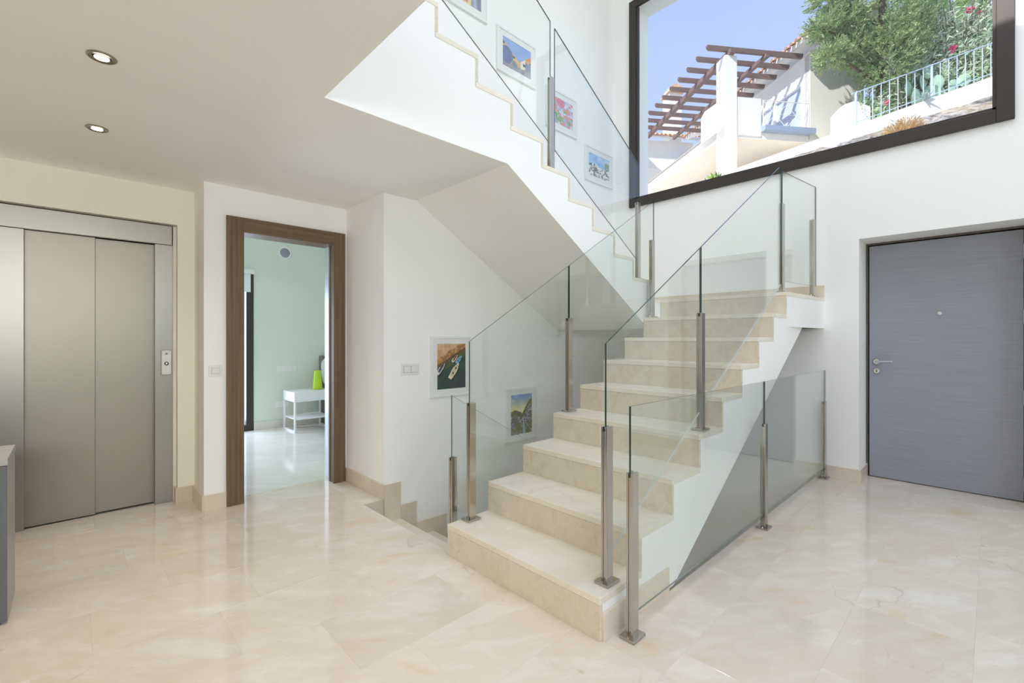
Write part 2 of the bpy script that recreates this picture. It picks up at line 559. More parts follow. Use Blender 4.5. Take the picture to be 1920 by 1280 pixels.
# ------------------------------------------------------------------ floor of separate marble tiles
regions = [(-4.12, 2.8, -3.2, 1.59), (-4.42, -4.12, -3.2, 0.80), (-1.108, 2.8, 1.59, WY), (-0.80, 0.22, WY, 5.30), (-4.12, -3.28, 1.59, 1.76)]
fl = MB()
for (a, b, c, d) in regions:
    fl.box(a, b, c, d, -0.25, -0.0008)
floor = struct(fl.build('floor', 'grout'), 'polished cream marble floor of large staggered tiles')
tcache = {}
def tile(parent, x0, x1, y0, y1, z0, z1, mat, name='tile'):
    key = (round(x1 - x0, 4), round(y1 - y0, 4), round(z1 - z0, 4), mat)
    if key not in tcache:
        hx, hy, hz = key[0] / 2, key[1] / 2, key[2]
        e = 0.0005
        mb = MB()
        a = [(-hx, -hy), (hx, -hy), (hx, hy), (-hx, hy)]
        vs_ = [(x, y, 0) for x, y in a] + [(x, y, hz - e) for x, y in a] + [(x - math.copysign(e, x), y - math.copysign(e, y), hz) for x, y in a]
        fs = [(8, 9, 10, 11)]
        for i in range(4):
            j = (i + 1) % 4
            fs += [(i, j, 4 + j, 4 + i), (4 + i, 4 + j, 8 + j, 8 + i)]
        mb.add(vs_, fs)
        o = mb.build(name, mat, parent)
        tcache[key] = o.data
    else:
        o = bpy.data.objects.new(name, tcache[key])
        COL.objects.link(o)
        o.parent = parent
    o.location = ((x0 + x1) / 2, (y0 + y1) / 2, z0)
    return o
TW, TL, GAP = 0.40, 0.60, 0.0007
k_ = 0
row_off = {0: 0.26, 1: 0.56, 2: 0.14, 3: 0.41, 4: 0.19, 5: 0.49, 6: 0.06, 7: 0.36, 8: 0.22, 9: 0.52, 10: 0.11}
for r_ in range(-8, 12):
    x1 = -0.05 - TW * r_
    x0 = x1 - TW
    off = row_off.get(r_, 0.3 * (r_ % 2) + 0.1)
    for j in range(-7, 10):
        y0 = off + TL * j
        y1 = y0 + TL
        for (a, b, c, d) in regions:
            X0, X1, Y0, Y1 = max(x0, a), min(x1, b), max(y0, c), min(y1, d)
            if X1 - X0 > 0.012 and Y1 - Y0 > 0.012:
                # skip what lies far behind the camera
                if (X1 * FW[0] + Y1 * FW[1]) < -0.4 and (X0 * FW[0] + Y1 * FW[1]) < -0.4:
                    continue
                tile(floor, X0 + GAP / 2, X1 - GAP / 2, Y0 + GAP / 2, Y1 - GAP / 2, -0.012, 0.0, 'marble')
# bedroom floor
struct(MB().box(-7.2, -4.12, 0.80, 4.3, -0.2, 0.0).box(-7.2, -4.56, -0.8, 0.80, -0.2, 0.0).build('floor_bedroom', 'marble_grey'))

# ------------------------------------------------------------------ skirting
def skirt(name, pieces, mat='marble_skirt'):
    root = empty(name)
    struct(root)
    for p in pieces:
        MB().box(*p).build('skirting_piece', mat, root, bevel=0.0015)
    return root
T = 0.014
skirt('baseboard_lift', [(-4.365, -4.30 + T, 0.568, 0.582, 0, 0.115), (-4.30, -4.30 + T, 0.582, 0.69 - T, 0, 0.115), (-4.30, -3.95 + T, 0.69 - T, 0.69, 0, 0.115), (-3.95, -3.95 + T, 0.69, 0.834, 0, 0.115)])
skirt('baseboard_corner', [(-3.95, -3.62, 1.755 - T, 1.755, 0, 0.115), (-3.618, PX + T, 1.755 - T, 1.755, 0, 0.115)])
skirt('baseboard_stairwell', [(PX, PX + T, 1.7552, 1.898, -0.2, 0.112), (PX, PX + T, 1.899, 2.045, -0.38, -0.078), (PX, PX + T, 2.046, 2.345, -0.56, -0.258), (PX, PX + T, 2.346, 2.65, -0.75, -0.44), (PX, PX + T, 2.651, 2.96, -0.93, -0.62)])
skirt('baseboard_entrance', [(-1.075, DX0 + T, WY - T, WY, 0, 0.115), (DX0, DX0 + T, WY, 5.25, 0, 0.115), (0.235, 1.2, WY - T, WY, 0, 0.115), (1.202, 2.78, WY - T, WY, 0, 0.115)])
skirt('baseboard_landing', [(-3.27, -2.2, WY - T, WY, 1.62, 1.735), (-2.198, -1.052, WY - T, WY, 1.62, 1.735)])

# ------------------------------------------------------------------ staircase going up to the half landing
SX0, SX1 = -2.18, -1.117
RISE, GO, Y1ST = 0.18, 0.3087, 1.57
ZL = 1.62
lower = empty('staircase', (0, 0, 0))
tag(lower, 'cream marble flight rising from the hall floor to the landing', 'staircase')
yk = [Y1ST + GO * (i - 1) for i in range(1, 10)]
out = [(Y1ST + 0.02, 0.0)]
for i in range(1, 10):
    out += [(yk[i - 1] + 0.02, RISE * i - 0.03)]
    if i < 9:
        out += [(yk[i] + 0.02, RISE * i - 0.03)]
out += [(WY - 0.002, ZL - 0.03), (WY - 0.002, 1.345), (4.496, 1.345), (2.212, 0.0)]
MB().prism(out, 0, SX0 + 0.003, SX1 - 0.003).build('stair_body', 'wall', lower)
land = [(PX + 0.002, 3.872), (-2.183, 3.872), (-2.183, 4.06), (-1.12, 4.06), (-1.055, WY - 0.002), (PX + 0.002, WY - 0.002)]
MB().prism(land, 2, 1.345, ZL - 0.03).build('landing_body', 'wall', lower)
for i in range(1, 9):
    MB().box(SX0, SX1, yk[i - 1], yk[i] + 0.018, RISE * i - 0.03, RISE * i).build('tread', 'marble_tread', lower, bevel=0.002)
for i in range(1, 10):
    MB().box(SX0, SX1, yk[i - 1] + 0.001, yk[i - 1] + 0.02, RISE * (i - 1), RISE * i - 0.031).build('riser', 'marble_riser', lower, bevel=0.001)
lt = [(-2.18, yk[8]), (SX1, yk[8]), (-1.052, WY - 0.002), (-2.18, WY - 0.002)]
MB().prism(lt, 2, ZL - 0.03, ZL).build('landing_slab', 'marble_tread', lower, bevel=0.002)
MB().prism([(PX + 0.002, 3.866), (-2.181, 3.866), (-2.181, WY - 0.002), (PX + 0.002, WY - 0.002)], 2, ZL - 0.03, ZL).build('landing_slab', 'marble_tread', lower, bevel=0.002)
for (a, b) in ((1.585, 1.86), (1.861, 2.14)):
    MB().box(SX1 - 0.003, SX1 + 0.011, a, b, 0.0, 0.115).build('skirting_piece', 'marble_skirt', lower, bevel=0.0015)

# ------------------------------------------------------------------ upper flight
UR, UG, UY = 0.1715, 0.2952, 3.867
upper = empty('staircase', (0, 0, 0))
tag(upper, 'white sided upper flight rising from the landing past the framed pictures', 'staircase')
uy = [UY - UG * j for j in range(0, 10)]
pts = [(WY - 0.9, 1.345), (3.82, 1.345), (2.05, CEIL), (0.86, CEIL), (0.86, 3.305), (1.21, 3.305)]
top = []
for j in range(1, 11):
    y = uy[j - 1] - 0.02
    zt = ZL + UR * j - 0.03
    top += [(y, zt - UR if j > 1 else 1.58), (y, zt)]
# outline: soffit from the landing upwards, then the stepped top back down
outl = [(3.847, 1.345 + 0.0), (3.82, 1.345), (2.05, CEIL), (0.8615, CEIL), (0.8615, top[-1][1])] + list(reversed(top))
MB().prism(outl, 0, PX + 0.002, SX0 - 0.003).build('stair_body', 'wall', upper)
for j in range(1, 11):
    y1 = uy[j - 1]
    y0 = (uy[j] if j < 10 else 0.882) - 0.018
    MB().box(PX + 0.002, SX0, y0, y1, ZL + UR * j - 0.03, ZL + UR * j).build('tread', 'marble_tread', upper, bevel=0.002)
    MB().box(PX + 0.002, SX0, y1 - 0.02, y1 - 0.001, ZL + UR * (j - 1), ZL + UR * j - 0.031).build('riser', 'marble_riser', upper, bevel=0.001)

# ------------------------------------------------------------------ flight going down
DR, DG, DY = 0.185, 0.31, 1.59
down = empty('staircase', (0, 0, 0))
tag(down, 'narrow marble flight going down between the white wall and the main stairs', 'staircase')
ol = [(DY, -0.03), (DY, -0.6)]
for i in range(1, 10):
    y0 = DY + DG * (i - 1)
    y1 = DY + DG * i if i < 9 else WY - 0.002
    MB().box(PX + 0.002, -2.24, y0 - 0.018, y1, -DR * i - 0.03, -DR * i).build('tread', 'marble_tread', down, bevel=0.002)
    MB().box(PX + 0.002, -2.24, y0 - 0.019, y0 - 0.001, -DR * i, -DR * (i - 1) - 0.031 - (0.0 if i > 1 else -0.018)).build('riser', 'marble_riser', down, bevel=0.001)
prof = [(DY - 0.02, -0.25)]
for i in range(1, 10):
    y0 = DY + DG * (i - 1)
    y1 = DY + DG * i if i < 9 else WY - 0.002
    prof += [(y0 - 0.02, -DR * i - 0.031), (y1 - 0.02, -DR * i - 0.031)]
prof += [(WY - 0.002, -DR * 9 - 0.031), (WY - 0.002, -DR * 9 - 0.25), (DY + 2.6, -DR * 9 - 0.25), (DY - 0.02, -0.5)]
prof[0] = (DY - 0.02, -0.22)
MB().prism(prof, 0, PX + 0.002, -2.243).build('stair_body', 'wall', down)
# return flight under the main stairs
ret = empty('staircase', (0, 0, 0))
tag(ret, 'shadowed marble flight in the stairwell under the main stairs', 'staircase')
MB().box(-2.24, -1.105, DY + DG * 8, WY - 0.002, -DR * 9 - 0.2, -DR * 9).build('landing_slab', 'marble_tread', ret, bevel=0.002)
for i in range(1, 9):
    ya = DY + DG * (8 - i)
    MB().box(-2.20, -1.105, ya, ya + DG + 0.018, -DR * (9 + i) - 0.03, -DR * (9 + i)).build('tread', 'marble_tread', ret, bevel=0.002)
    MB().box(-2.20, -1.105, ya + DG, ya + DG + 0.018, -DR * (9 + i), -DR * (8 + i) - 0.031).build('riser', 'marble_riser', ret, bevel=0.001)

# ------------------------------------------------------------------ glass balustrades
def post(parent, x, y, z0, z1, plate=True, wy=0.046, wx=0.032, ang=0.0, slot=None):
    """two brushed flats that clamp the glass, on a screwed plate"""
    g = 0.006
    mb = MB()
    mb.box(-wx / 2, -g, -wy / 2, wy / 2, z0, z1)
    mb.box(g, wx / 2, -wy / 2, wy / 2, z0, z1)
    mb.box(-g, g, -wy / 2 + 0.004, wy / 2 - 0.004, z0, min(z1 - 0.002, (slot if slot is not None else z1 - 0.02)))
    o = mb.build('post', 'steel', parent, bevel=0.0012)
    o.location = (x, y, 0)
    o.rotation_euler = (0, 0, ang)
    if plate:
        MB().box(-0.036, 0.036, -0.046, 0.046, z0, z0 + 0.012).build('base_plate', 'steel', o, bevel=0.002)
        for sy in (-1, 1):
            MB().lathe([(0.005, z0 + 0.012), (0.005, z0 + 0.015)], (0, 0.035 * sy, 0), 2, 10).build('screw', 'chrome', o)
    return o

def pane(parent, poly, x, t=0.009, name='glass_pane', foot='glass_edge_light'):
    """poly in (y,z), pane across x"""
    mb = MB().prism(poly, 0, x - t / 2, x + t / 2, 0, 1)
    for i_, fc in enumerate(mb.f):
        if mb.mi[i_] == 1:
            p = [Vector(mb.v[q]) for q in fc]
            if (p[1] - p[0]).cross(p[2] - p[0]).z < -1e-9:
                mb.mi[i_] = 2
    return mb.build(name, ['glass', 'glass_edge', foot], parent)

# around the stairwell on the hall floor
GX = -1.045
bal = empty('glass_balustrade', (GX, 3.3, 0))
bal.location = (0, 0, 0)
tag(bal, 'level glass balustrade standing on the hall floor beside the main stairs', 'balustrade')
for y in (1.70, 3.31, 4.875):
    post(bal, GX, y, 0.0, 0.69)
pane(bal, [(1.682, 0.095), (3.305, 0.095), (3.305, 0.968), (1.682, 0.968)], GX)
pane(bal, [(3.315, 0.095), (4.905, 0.095), (4.905, 0.968), (3.315, 0.968)], GX)

# outer side of the main flight
OX = -1.172
bal2 = empty('glass_balustrade')
tag(bal2, 'sloping glass balustrade on the outer edge of the main flight and landing', 'balustrade')
sl = 0.583
def zt_(y):
    return 1.232 + sl * (y - 1.695)
def zb_(y):
    return 0.30 + sl * (y - 1.72)
post(bal2, OX, 1.70, RISE, 0.865)
post(bal2, OX, 2.64, RISE * 4, 1.40)
post(bal2, OX, 4.13, ZL, 2.335)
pane(bal2, [(1.69, zb_(1.69)), (2.632, zb_(2.632)), (2.632, zt_(2.632)), (1.69, zt_(1.69))], OX, foot='glass_edge_pale')
pane(bal2, [(2.642, zb_(2.642)), (4.10, zb_(4.10)), (4.10, zt_(4.06)), (4.06, zt_(4.06)), (2.642, zt_(2.642))], OX, foot='glass_edge_pale')
# landing panel
p0, p1 = Vector((-1.172, 4.13, 0)), Vector((-1.090, 4.78, 0))
ang = math.atan2(-(p1.x - p0.x), p1.y - p0.y)
post(bal2, -1.098, 4.72, ZL, 2.30, ang=ang)
lp = MB().prism([(0.0, 1.715), (0.66, 1.715), (0.66, 2.60), (0.0, 2.60)], 0, -0.005, 0.005, 0, 1).build('glass_pane', ['glass', 'glass_edge'], bal2)
lp.location = p0
lp.rotation_euler = (0, 0, ang)

# inner side of the main flight
IX = -2.135
bal3 = empty('glass_balustrade')
tag(bal3, 'sloping glass balustrade on the inner edge of the main flight', 'balustrade')
post(bal3, IX, 1.71, RISE, 0.872)
post(bal3, IX, 2.62, RISE * 4, 1.40)
post(bal3, IX, 3.80, RISE * 8, 2.145)
def zi(y):
    return 1.235 + 0.595 * (y - 1.695)
pane(bal3, [(1.695, zb_(1.695)), (2.612, zb_(2.612)), (2.612, zi(2.612)), (1.695, zi(1.695))], IX, foot='glass')
pane(bal3, [(2.622, zb_(2.622)), (3.83, zb_(3.83)), (3.83, zi(3.83)), (2.622, zi(2.622))], IX, foot='glass')

# along the flight going down
VX = -2.225
bal4 = empty('glass_balustrade')
tag(bal4, 'glass balustrade sloping down into the stairwell beside the lowest steel post', 'balustrade')
def zd(y):
    return 0.905 - 0.565 * (y - 1.66)
post(bal4, VX - 0.03, 1.665, -0.185, 0.535, plate=False, wy=0.04)
post(bal4, VX - 0.03, 3.60, -1.30, -0.58, plate=False, wy=0.04)
pane(bal4, [(1.655, zd(1.655)), (3.62, zd(3.62)), (3.62, zd(3.62) - 0.92), (1.655, zd(1.655) - 0.92)], VX - 0.03)

# upper flight
QX = -2.245
bal5 = empty('glass_balustrade')
tag(bal5, 'sloping glass balustrade on the white upper flight in front of the pictures', 'balustrade')
def ub(y):
    return 2.680 - 0.596 * (y - 2.535)
def ut(y):
    return 3.565 - 0.596 * (y - 2.56)
post(bal5, QX, 2.545, ZL + UR * 5, 3.17)
post(bal5, QX, 3.745, ZL + UR, 2.495)
post(bal5, QX, 1.32, ZL + UR * 9, 3.86)
pane(bal5, [(1.30, ub(1.30)), (2.535, ub(2.535)), (2.535, ut(2.535)), (1.30, ut(1.30))], QX)
pane(bal5, [(2.585, ub(2.585)), (3.755, ub(3.755)), (3.755, ut(3.755)), (2.585, ut(2.585))], QX)

# ------------------------------------------------------------------ big picture window
win = empty('window_1')
struct(win, 'wide fixed picture window with a dark bronze frame above the landing')
fw_, fy0, fy1 = 0.095, WY - 0.035, WY - 0.0005
MB().box(WX0, WX0 + fw_, fy0, fy1, WZ0, WZ1).build('window_frame_bar', 'brown_frame', win, bevel=0.004)
MB().box(WX1 - fw_, WX1, fy0, fy1, WZ0, WZ1).build('window_frame_bar', 'brown_frame', win, bevel=0.004)
MB().box(WX0 + fw_, WX1 - fw_, fy0, fy1, WZ0, WZ0 + fw_).build('window_frame_bar', 'brown_frame', win, bevel=0.004)
MB().box(WX0 + fw_, WX1 - fw_, fy0, fy1, WZ1 - fw_, WZ1).build('window_frame_bar', 'brown_frame', win, bevel=0.004)
bd = MB()
bd.box(WX0 + fw_, WX1 - fw_, WY - 0.025, WY + 0.02, WZ0 + fw_, WZ0 + fw_ + 0.018).box(WX0 + fw_, WX0 + fw_ + 0.018, WY - 0.025, WY + 0.02, WZ0 + fw_, WZ1 - fw_)
bd.box(WX1 - fw_ - 0.018, WX1 - fw_, WY - 0.025, WY + 0.02, WZ0 + fw_, WZ1 - fw_)
bd.build('glazing_bead', 'brown_frame', win)
MB().box(WX0 + fw_, WX1 - fw_, WY + 0.02, WY + 0.032, WZ0 + fw_, WZ1 - fw_).build('pane', 'window_glass', win)

def glazing(name, y0, y1, z0, z1, n, label):
    g = empty(name)
    struct(g, label)
    for i in range(n + 1):
        y = y0 + (y1 - y0) * i / n
        yy = min(max(y, y0 + 0.03), y1 - 0.03)
        MB().box(2.84, 2.90, yy - 0.03, yy + 0.03, z0, z1).build('window_frame_bar', 'brown_frame', g)
    MB().box(2.84, 2.90, y0, y1, z0, z0 + 0.06).build('window_frame_bar', 'brown_frame', g)
    MB().box(2.84, 2.90, y0, y1, z1 - 0.06, z1).build('window_frame_bar', 'brown_frame', g)
    for i in range(n):
        a = y0 + (y1 - y0) * i / n + 0.031
        b = y0 + (y1 - y0) * (i + 1) / n - 0.031
        MB().box(2.865, 2.872, a, b, z0 + 0.061, z1 - 0.061).build('pane', 'window_glass', g)
glazing('window_2', -2.4, 3.9, 0.08, 2.35, 4, 'glazed garden front behind the camera')
glazing('added_gallery_glazing', -2.4, 3.9, 3.7, 5.85, 4, 'unseen upper gallery glazing added behind the camera for daylight')  # unseen upper glazing, added to brighten the gallery

# ------------------------------------------------------------------ entrance door
ed = empty('door_1')
struct(ed, 'grey stained entrance door in a deep white reveal')
dy = 5.25
MB().box(DX0 + 0.001, DX0 + 0.016, dy - 0.005, dy + 0.06, 0, DZ1 - 0.001).build('door_frame', 'door_frame', ed, bevel=0.002)
MB().box(DX1 - 0.045, DX1 - 0.001, dy - 0.005, dy + 0.06, 0, DZ1 - 0.001).build('door_frame', 'door_frame', ed, bevel=0.002)
MB().box(DX0 + 0.016, DX1 - 0.045, dy - 0.005, dy + 0.06, DZ1 - 0.017, DZ1 - 0.001).build('door_frame', 'door_frame', ed, bevel=0.002)
MB().box(DX0, DX1, dy + 0.045, dy + 0.075, 0.0, DZ1).build('door_stop', 'dark_gap', ed)
leaf = MB().box(DX0 + 0.023, 0.166, dy + 0.004, dy + 0.044, 0.006, DZ1 - 0.026).build('door_leaf', 'door_wood', ed, bevel=0.003)
def disc(parent, x, y, z, r, t, mat, name):
    return MB().lathe([(r * 0.92, 0.0), (r, 0.0), (r, -t * 0.6), (r * 0.85, -t), (0.001, -t)][::-1], (x, y, z), 1, 28).build(name, mat, parent, smooth=True)
hx = DX0 + 0.075
fy = dy + 0.004
ro = disc(leaf, hx, fy, 1.045, 0.026, 0.01, 'chrome', 'handle_rose')
hb = MB().tube([(hx, fy, 1.045), (hx, fy - 0.045, 1.045), (hx + 0.02, fy - 0.052, 1.046), (hx + 0.12, fy - 0.052, 1.052)], [0.009, 0.009, 0.009, 0.007], 12)
hb.build('handle', 'chrome', leaf, smooth=True)
disc(leaf, hx + 0.003, fy, 0.962, 0.026, 0.012, 'chrome', 'lock_rose')
MB().box(hx - 0.003, hx + 0.009, fy - 0.020, fy - 0.012, 0.95, 0.974).build('key_turn', 'nickel', leaf, bevel=0.001)
disc(leaf, -0.305, fy, 1.465, 0.016, 0.006, 'chrome', 'peephole')
for hz in (0.14, 0.80, 1.42, 1.92):
    MB().tube([(0.172, fy - 0.006, hz - 0.055), (0.172, fy - 0.006, hz + 0.055)], 0.009, 12).build('hinge', 'chrome', leaf, smooth=True)

# ------------------------------------------------------------------ bedroom doorway
bd_ = empty('door_2')
struct(bd_, 'dark oak door casing open to the pale green bedroom')
ax0, ax1 = -3.95, -3.928
MB().box(ax0, ax1, 0.83, 0.945, 0, 2.17).build('casing', 'oak', bd_, bevel=0.002)
MB().box(ax0, ax1, 1.632, 1.735, 0, 2.17).build('casing', 'oak', bd_, bevel=0.002)
MB().box(ax0, ax1, 0.945, 1.632, 2.058, 2.17).build('casing', 'oak_h', bd_, bevel=0.002)
MB().box(-4.12, ax0, 0.86, 0.945, 0, 2.14).build('jamb_lining', 'oak', bd_)
MB().box(-4.12, ax0, 1.64, 1.70, 0, 2.14).build('jamb_lining', 'oak', bd_)
MB().box(-4.12, ax0, 0.945, 1.64, 2.058, 2.14).build('jamb_lining', 'oak_h', bd_)
MB().box(-4.118, -4.035, 1.630, 1.6395, 0.0, 2.058).build('jamb_reflection_strip', 'jamb_sheen_grey', bd_)  # pale strip: the bright reflection on the jamb, put into colour

# ------------------------------------------------------------------ lift
lift = empty('elevator')
tag(lift, 'brushed steel elevator with two sliding door panels and a wide header', 'elevator')
EX = -4.365
MB().box(EX - 0.02, EX + 0.012, -0.36, 0.555, 1.968, 2.112).build('header', 'lift_frame', lift, bevel=0.002)
MB().box(EX - 0.02, EX, -0.36, -0.226, 0.0, 1.967).build('jamb', 'lift_frame', lift, bevel=0.002)
MB().box(EX - 0.02, EX, 0.451, 0.562, 0.0, 1.967).build('jamb', 'lift_frame', lift, bevel=0.002)
MB().box(EX - 0.05, EX - 0.030, -0.23, 0.118, 0.008, 1.967).build('door_panel', 'lift_steel', lift, bevel=0.0015)
MB().box(EX - 0.08, EX - 0.058, 0.08, 0.46, 0.008, 1.967).build('door_panel', 'lift_steel', lift, bevel=0.0015)
MB().box(EX - 0.14, EX - 0.10, -0.36, 0.58, 0.0, 2.118).build('shaft_back', 'dark_gap', lift)
MB().box(EX - 0.10, EX - 0.022, -0.226, 0.45, 0.0, 0.004).build('sill', 'lift_frame', lift)
MB().box(EX - 0.02, EX - 0.004, 0.562, 0.582, 0, 2.115).build('reveal_strip', 'wall_cream', lift)
cp = empty('lift_call_panel')
tag(cp, 'white lift call panel with one round steel button on the door jamb', 'call panel')
cy_, cz_ = 0.520, 1.07
pl = []
def curved_plate(y0, y1, z0, z1, bow):
    p = []
    for i in range(9):
        t = i / 8
        p.append((y0 + (y1 - y0) * t, z0 - bow * (1 - (2 * t - 1) ** 2)))
    for i in range(9):
        t = 1 - i / 8
        p.append((y0 + (y1 - y0) * t, z1 + bow * (1 - (2 * t - 1) ** 2)))
    return p
MB().prism(curved_plate(cy_ - 0.034, cy_ + 0.034, cz_ - 0.094, cz_ + 0.094, 0.004), 0, EX, EX + 0.010).build('surround', 'nickel', cp, bevel=0.001)
MB().prism(curved_plate(cy_ - 0.028, cy_ + 0.028, cz_ - 0.087, cz_ + 0.087, 0.004), 0, EX + 0.010, EX + 0.014).build('face_plate', 'white_plastic', cp, bevel=0.001)
MB().lathe([(0.013, 0.0), (0.013, 0.006), (0.010, 0.009)], (EX + 0.014, cy_, cz_ - 0.008), 0, 24).build('button_ring', 'dark_gap', cp, smooth=True)
MB().lathe([(0.008, 0.0), (0.008, 0.010), (0.005, 0.012)], (EX + 0.014, cy_, cz_ - 0.008), 0, 24).build('button', 'chrome', cp, smooth=True)
lg = MB()
for (ya, za, yb, zb2) in ((-0.009, -0.006, -0.001, 0.006), (-0.001, -0.006, -0.004, 0.006), (0.001, -0.006, 0.001, 0.007), (0.001, 0.0, 0.008, 0.006), (0.002, 0.0, 0.010, -0.006), (-0.011, -0.007, -0.006, -0.003)):
    lg.tube([(EX + 0.0145, cy_ + ya, cz_ + 0.066 + za), (EX + 0.0145, cy_ + yb, cz_ + 0.066 + zb2)], 0.0011, 5)
lg.build('maker_mark', 'dark_gap', cp)

# ------------------------------------------------------------------ light switches and sockets
def switch(name, label, x, yc, zc, wd, ht, n, cat='switch', rock=True):
    s = empty(name)
    tag(s, label, cat)
    MB().box(x, x + 0.008, yc - wd / 2, yc + wd / 2, zc - ht / 2, zc + ht / 2).build('cover_plate', 'white_plastic', s, bevel=0.002)
    cw = (wd - 0.03) / n
    for i in range(n):
        y = yc - wd / 2 + 0.015 + cw * (i + 0.5)
        if rock:
            MB().box(x + 0.007, x + 0.009, y - cw / 2 + 0.001, y + cw / 2 - 0.001, zc - ht / 2 + 0.018, zc + ht / 2 - 0.018).build('rocker_frame', 'grey_plastic', s, bevel=0.0008)
            MB().box(x + 0.009, x + 0.0135, y - cw / 2 + 0.0045, y + cw / 2 - 0.0045, zc - ht / 2 + 0.022, zc + ht / 2 - 0.022).build('rocker', 'white_plastic', s, bevel=0.001)
        else:
            MB().lathe([(0.021, 0.007), (0.021, 0.0095), (0.018, 0.0095), (0.017, 0.006)], (x, y, zc), 0, 20).build('socket_well', 'grey_plastic', s, smooth=True)
    return s
switch('light_switch', 'single white light switch beside the dark oak doorway', -3.95, 0.762, 1.015, 0.086, 0.082, 1)
switch('light_switch', 'double white light switch on the wall left of the boat picture', PX, 1.989, 1.003, 0.164, 0.092, 2)
switch('wall_socket', 'white triple wall socket on the green wall above the nightstand height', -7.0, 2.222, 0.825, 0.26, 0.085, 3, 'socket', False)
switch('wall_socket', 'low double wall socket on the green wall behind the nightstand leg', -7.0, 2.16, 0.325, 0.18, 0.08, 2, 'socket', False)

# ------------------------------------------------------------------ recessed spotlights
def downlight(name, label, x, y, watt=13, grp=None):
    d = empty(name, (x, y, CEIL))
    tag(d, label, 'spotlight', grp)
    MB().lathe([(0.048, 0.0), (0.048, -0.004), (0.043, -0.007), (0.030, -0.004), (0.027, 0.012), (0.026, 0.0)], (0, 0, 0), 2, 32).build('bezel', 'nickel', d, smooth=True)
    MB().lathe([(0.024, -0.0045), (0.024, -0.0055), (0.016, -0.007)], (0, 0, 0), 2, 24).build('lamp_glass', 'lamp', d, smooth=True)
    ld = bpy.data.lights.new('spot_bulb', 'SPOT')
    ld.energy = watt
    ld.color = (1.0, 0.86, 0.66)
    ld.spot_size = math.radians(120)
    ld.spot_blend = 0.9
    ld.shadow_soft_size = 0.03
    lo = bpy.data.objects.new('spot_bulb', ld)
    COL.objects.link(lo)
    lo.parent = d
    lo.location = (0, 0, -0.02)
    return d
downlight('ceiling_spotlight', 'round nickel ceiling spotlight nearer the viewer', -2.491, 0.087)
downlight('ceiling_spotlight', 'round nickel ceiling spotlight nearer the elevator wall', -3.352, 0.098)

for (xx, yy, lb) in ((-1.63, 0.09, 'third spotlight of the row above the viewer'), (-3.35, -1.3, 'spotlight above the console near the elevator'), (-2.49, -1.3, 'spotlight behind the viewer near the console'), (-0.77, 0.09, 'spotlight straight above the viewer')):
    downlight('ceiling_spotlight', lb, xx, yy)

# ------------------------------------------------------------------ framed prints
def lerp(a, b, t):
    return tuple(x + (y - x) * t for x, y in zip(a, b))
def h2(i, j, s=0):
    return (math.sin(i * 127.1 + j * 311.7 + s * 74.7) * 43758.5453) % 1.0
def vn(x, y, s=0):
    i, j = math.floor(x), math.floor(y)
    fx, fy_ = x - i, y - j
    fx, fy_ = fx * fx * (3 - 2 * fx), fy_ * fy_ * (3 - 2 * fy_)
    a = h2(i, j, s) + (h2(i + 1, j, s) - h2(i, j, s)) * fx
    b = h2(i, j + 1, s) + (h2(i + 1, j + 1, s) - h2(i, j + 1, s)) * fx
    return a + (b - a) * fy_
def fb(x, y, s=0):
    return 0.5 * vn(x, y, s) + 0.3 * vn(2 * x, 2 * y, s + 1) + 0.2 * vn(4 * x, 4 * y, s + 2)
def boat(u, v, cx_, cy2, ln, wd, a):
    dx, dy_ = u - cx_, (v - cy2) * 1.35
    p, q = dx * math.cos(a) + dy_ * math.sin(a), -dx * math.sin(a) + dy_ * math.cos(a)
    t = p / ln
    if abs(t) > 1:
        return None
    hw = wd * (1 - max(0, t) ** 2.2) * (0.78 + 0.22 * (1 - abs(t)))
    return (t, q / hw) if abs(q) < hw else None
def paint_boats(u, v):
    shore = 0.46 + 0.42 * u + 0.08 * (fb(u * 6, v * 6) - 0.5)
    if v > shore:
        t = fb(u * 14, v * 18, 3)
        c = lerp((112, 74, 44), (226, 176, 108), t * 1.15)
        if v > shore + 0.2:
            c = lerp(c, (236, 204, 168), 0.55)
        if v < shore + 0.07:
            c = lerp(c, (70, 52, 38), 0.6)
        return c
    c = lerp((40, 66, 60), (74, 96, 84), fb(u * 5, v * 10, 5))
    if v > shore - 0.16:
        c = lerp(c, (116, 116, 52), 0.55 * fb(u * 9, v * 9, 2) + 0.2)
    c = lerp(c, (64, 66, 78), max(0, 0.9 - v * 1.7) * u)
    for (bx, by, L, W, a, hull, deck) in ((0.15, 0.48, 0.24, 0.065, 0.95, (240, 238, 232), (72, 70, 110)), (0.62, 0.68, 0.15, 0.055, 0.85, (240, 228, 214), (172, 116, 90)), (0.76, 0.645, 0.15, 0.06, 0.8, (150, 192, 226), (116, 160, 206)), (0.60, 0.40, 0.29, 0.085, 0.95, (238, 230, 208), (206, 192, 164))):
        sh = boat(u - 0.03, v + 0.035, bx, by, L, W, a)
        r = boat(u, v, bx, by, L, W, a)
        if r:
            t, q = r
            if abs(q) < 0.62 and abs(t) < 0.72:
                return lerp(deck, (54, 48, 52), 0.75) if (int((t + 1) * 5) % 3 == 0 and abs(q) < 0.45) else deck
            return hull
        if sh:
            c = lerp(c, (18, 26, 26), 0.6)
    return c
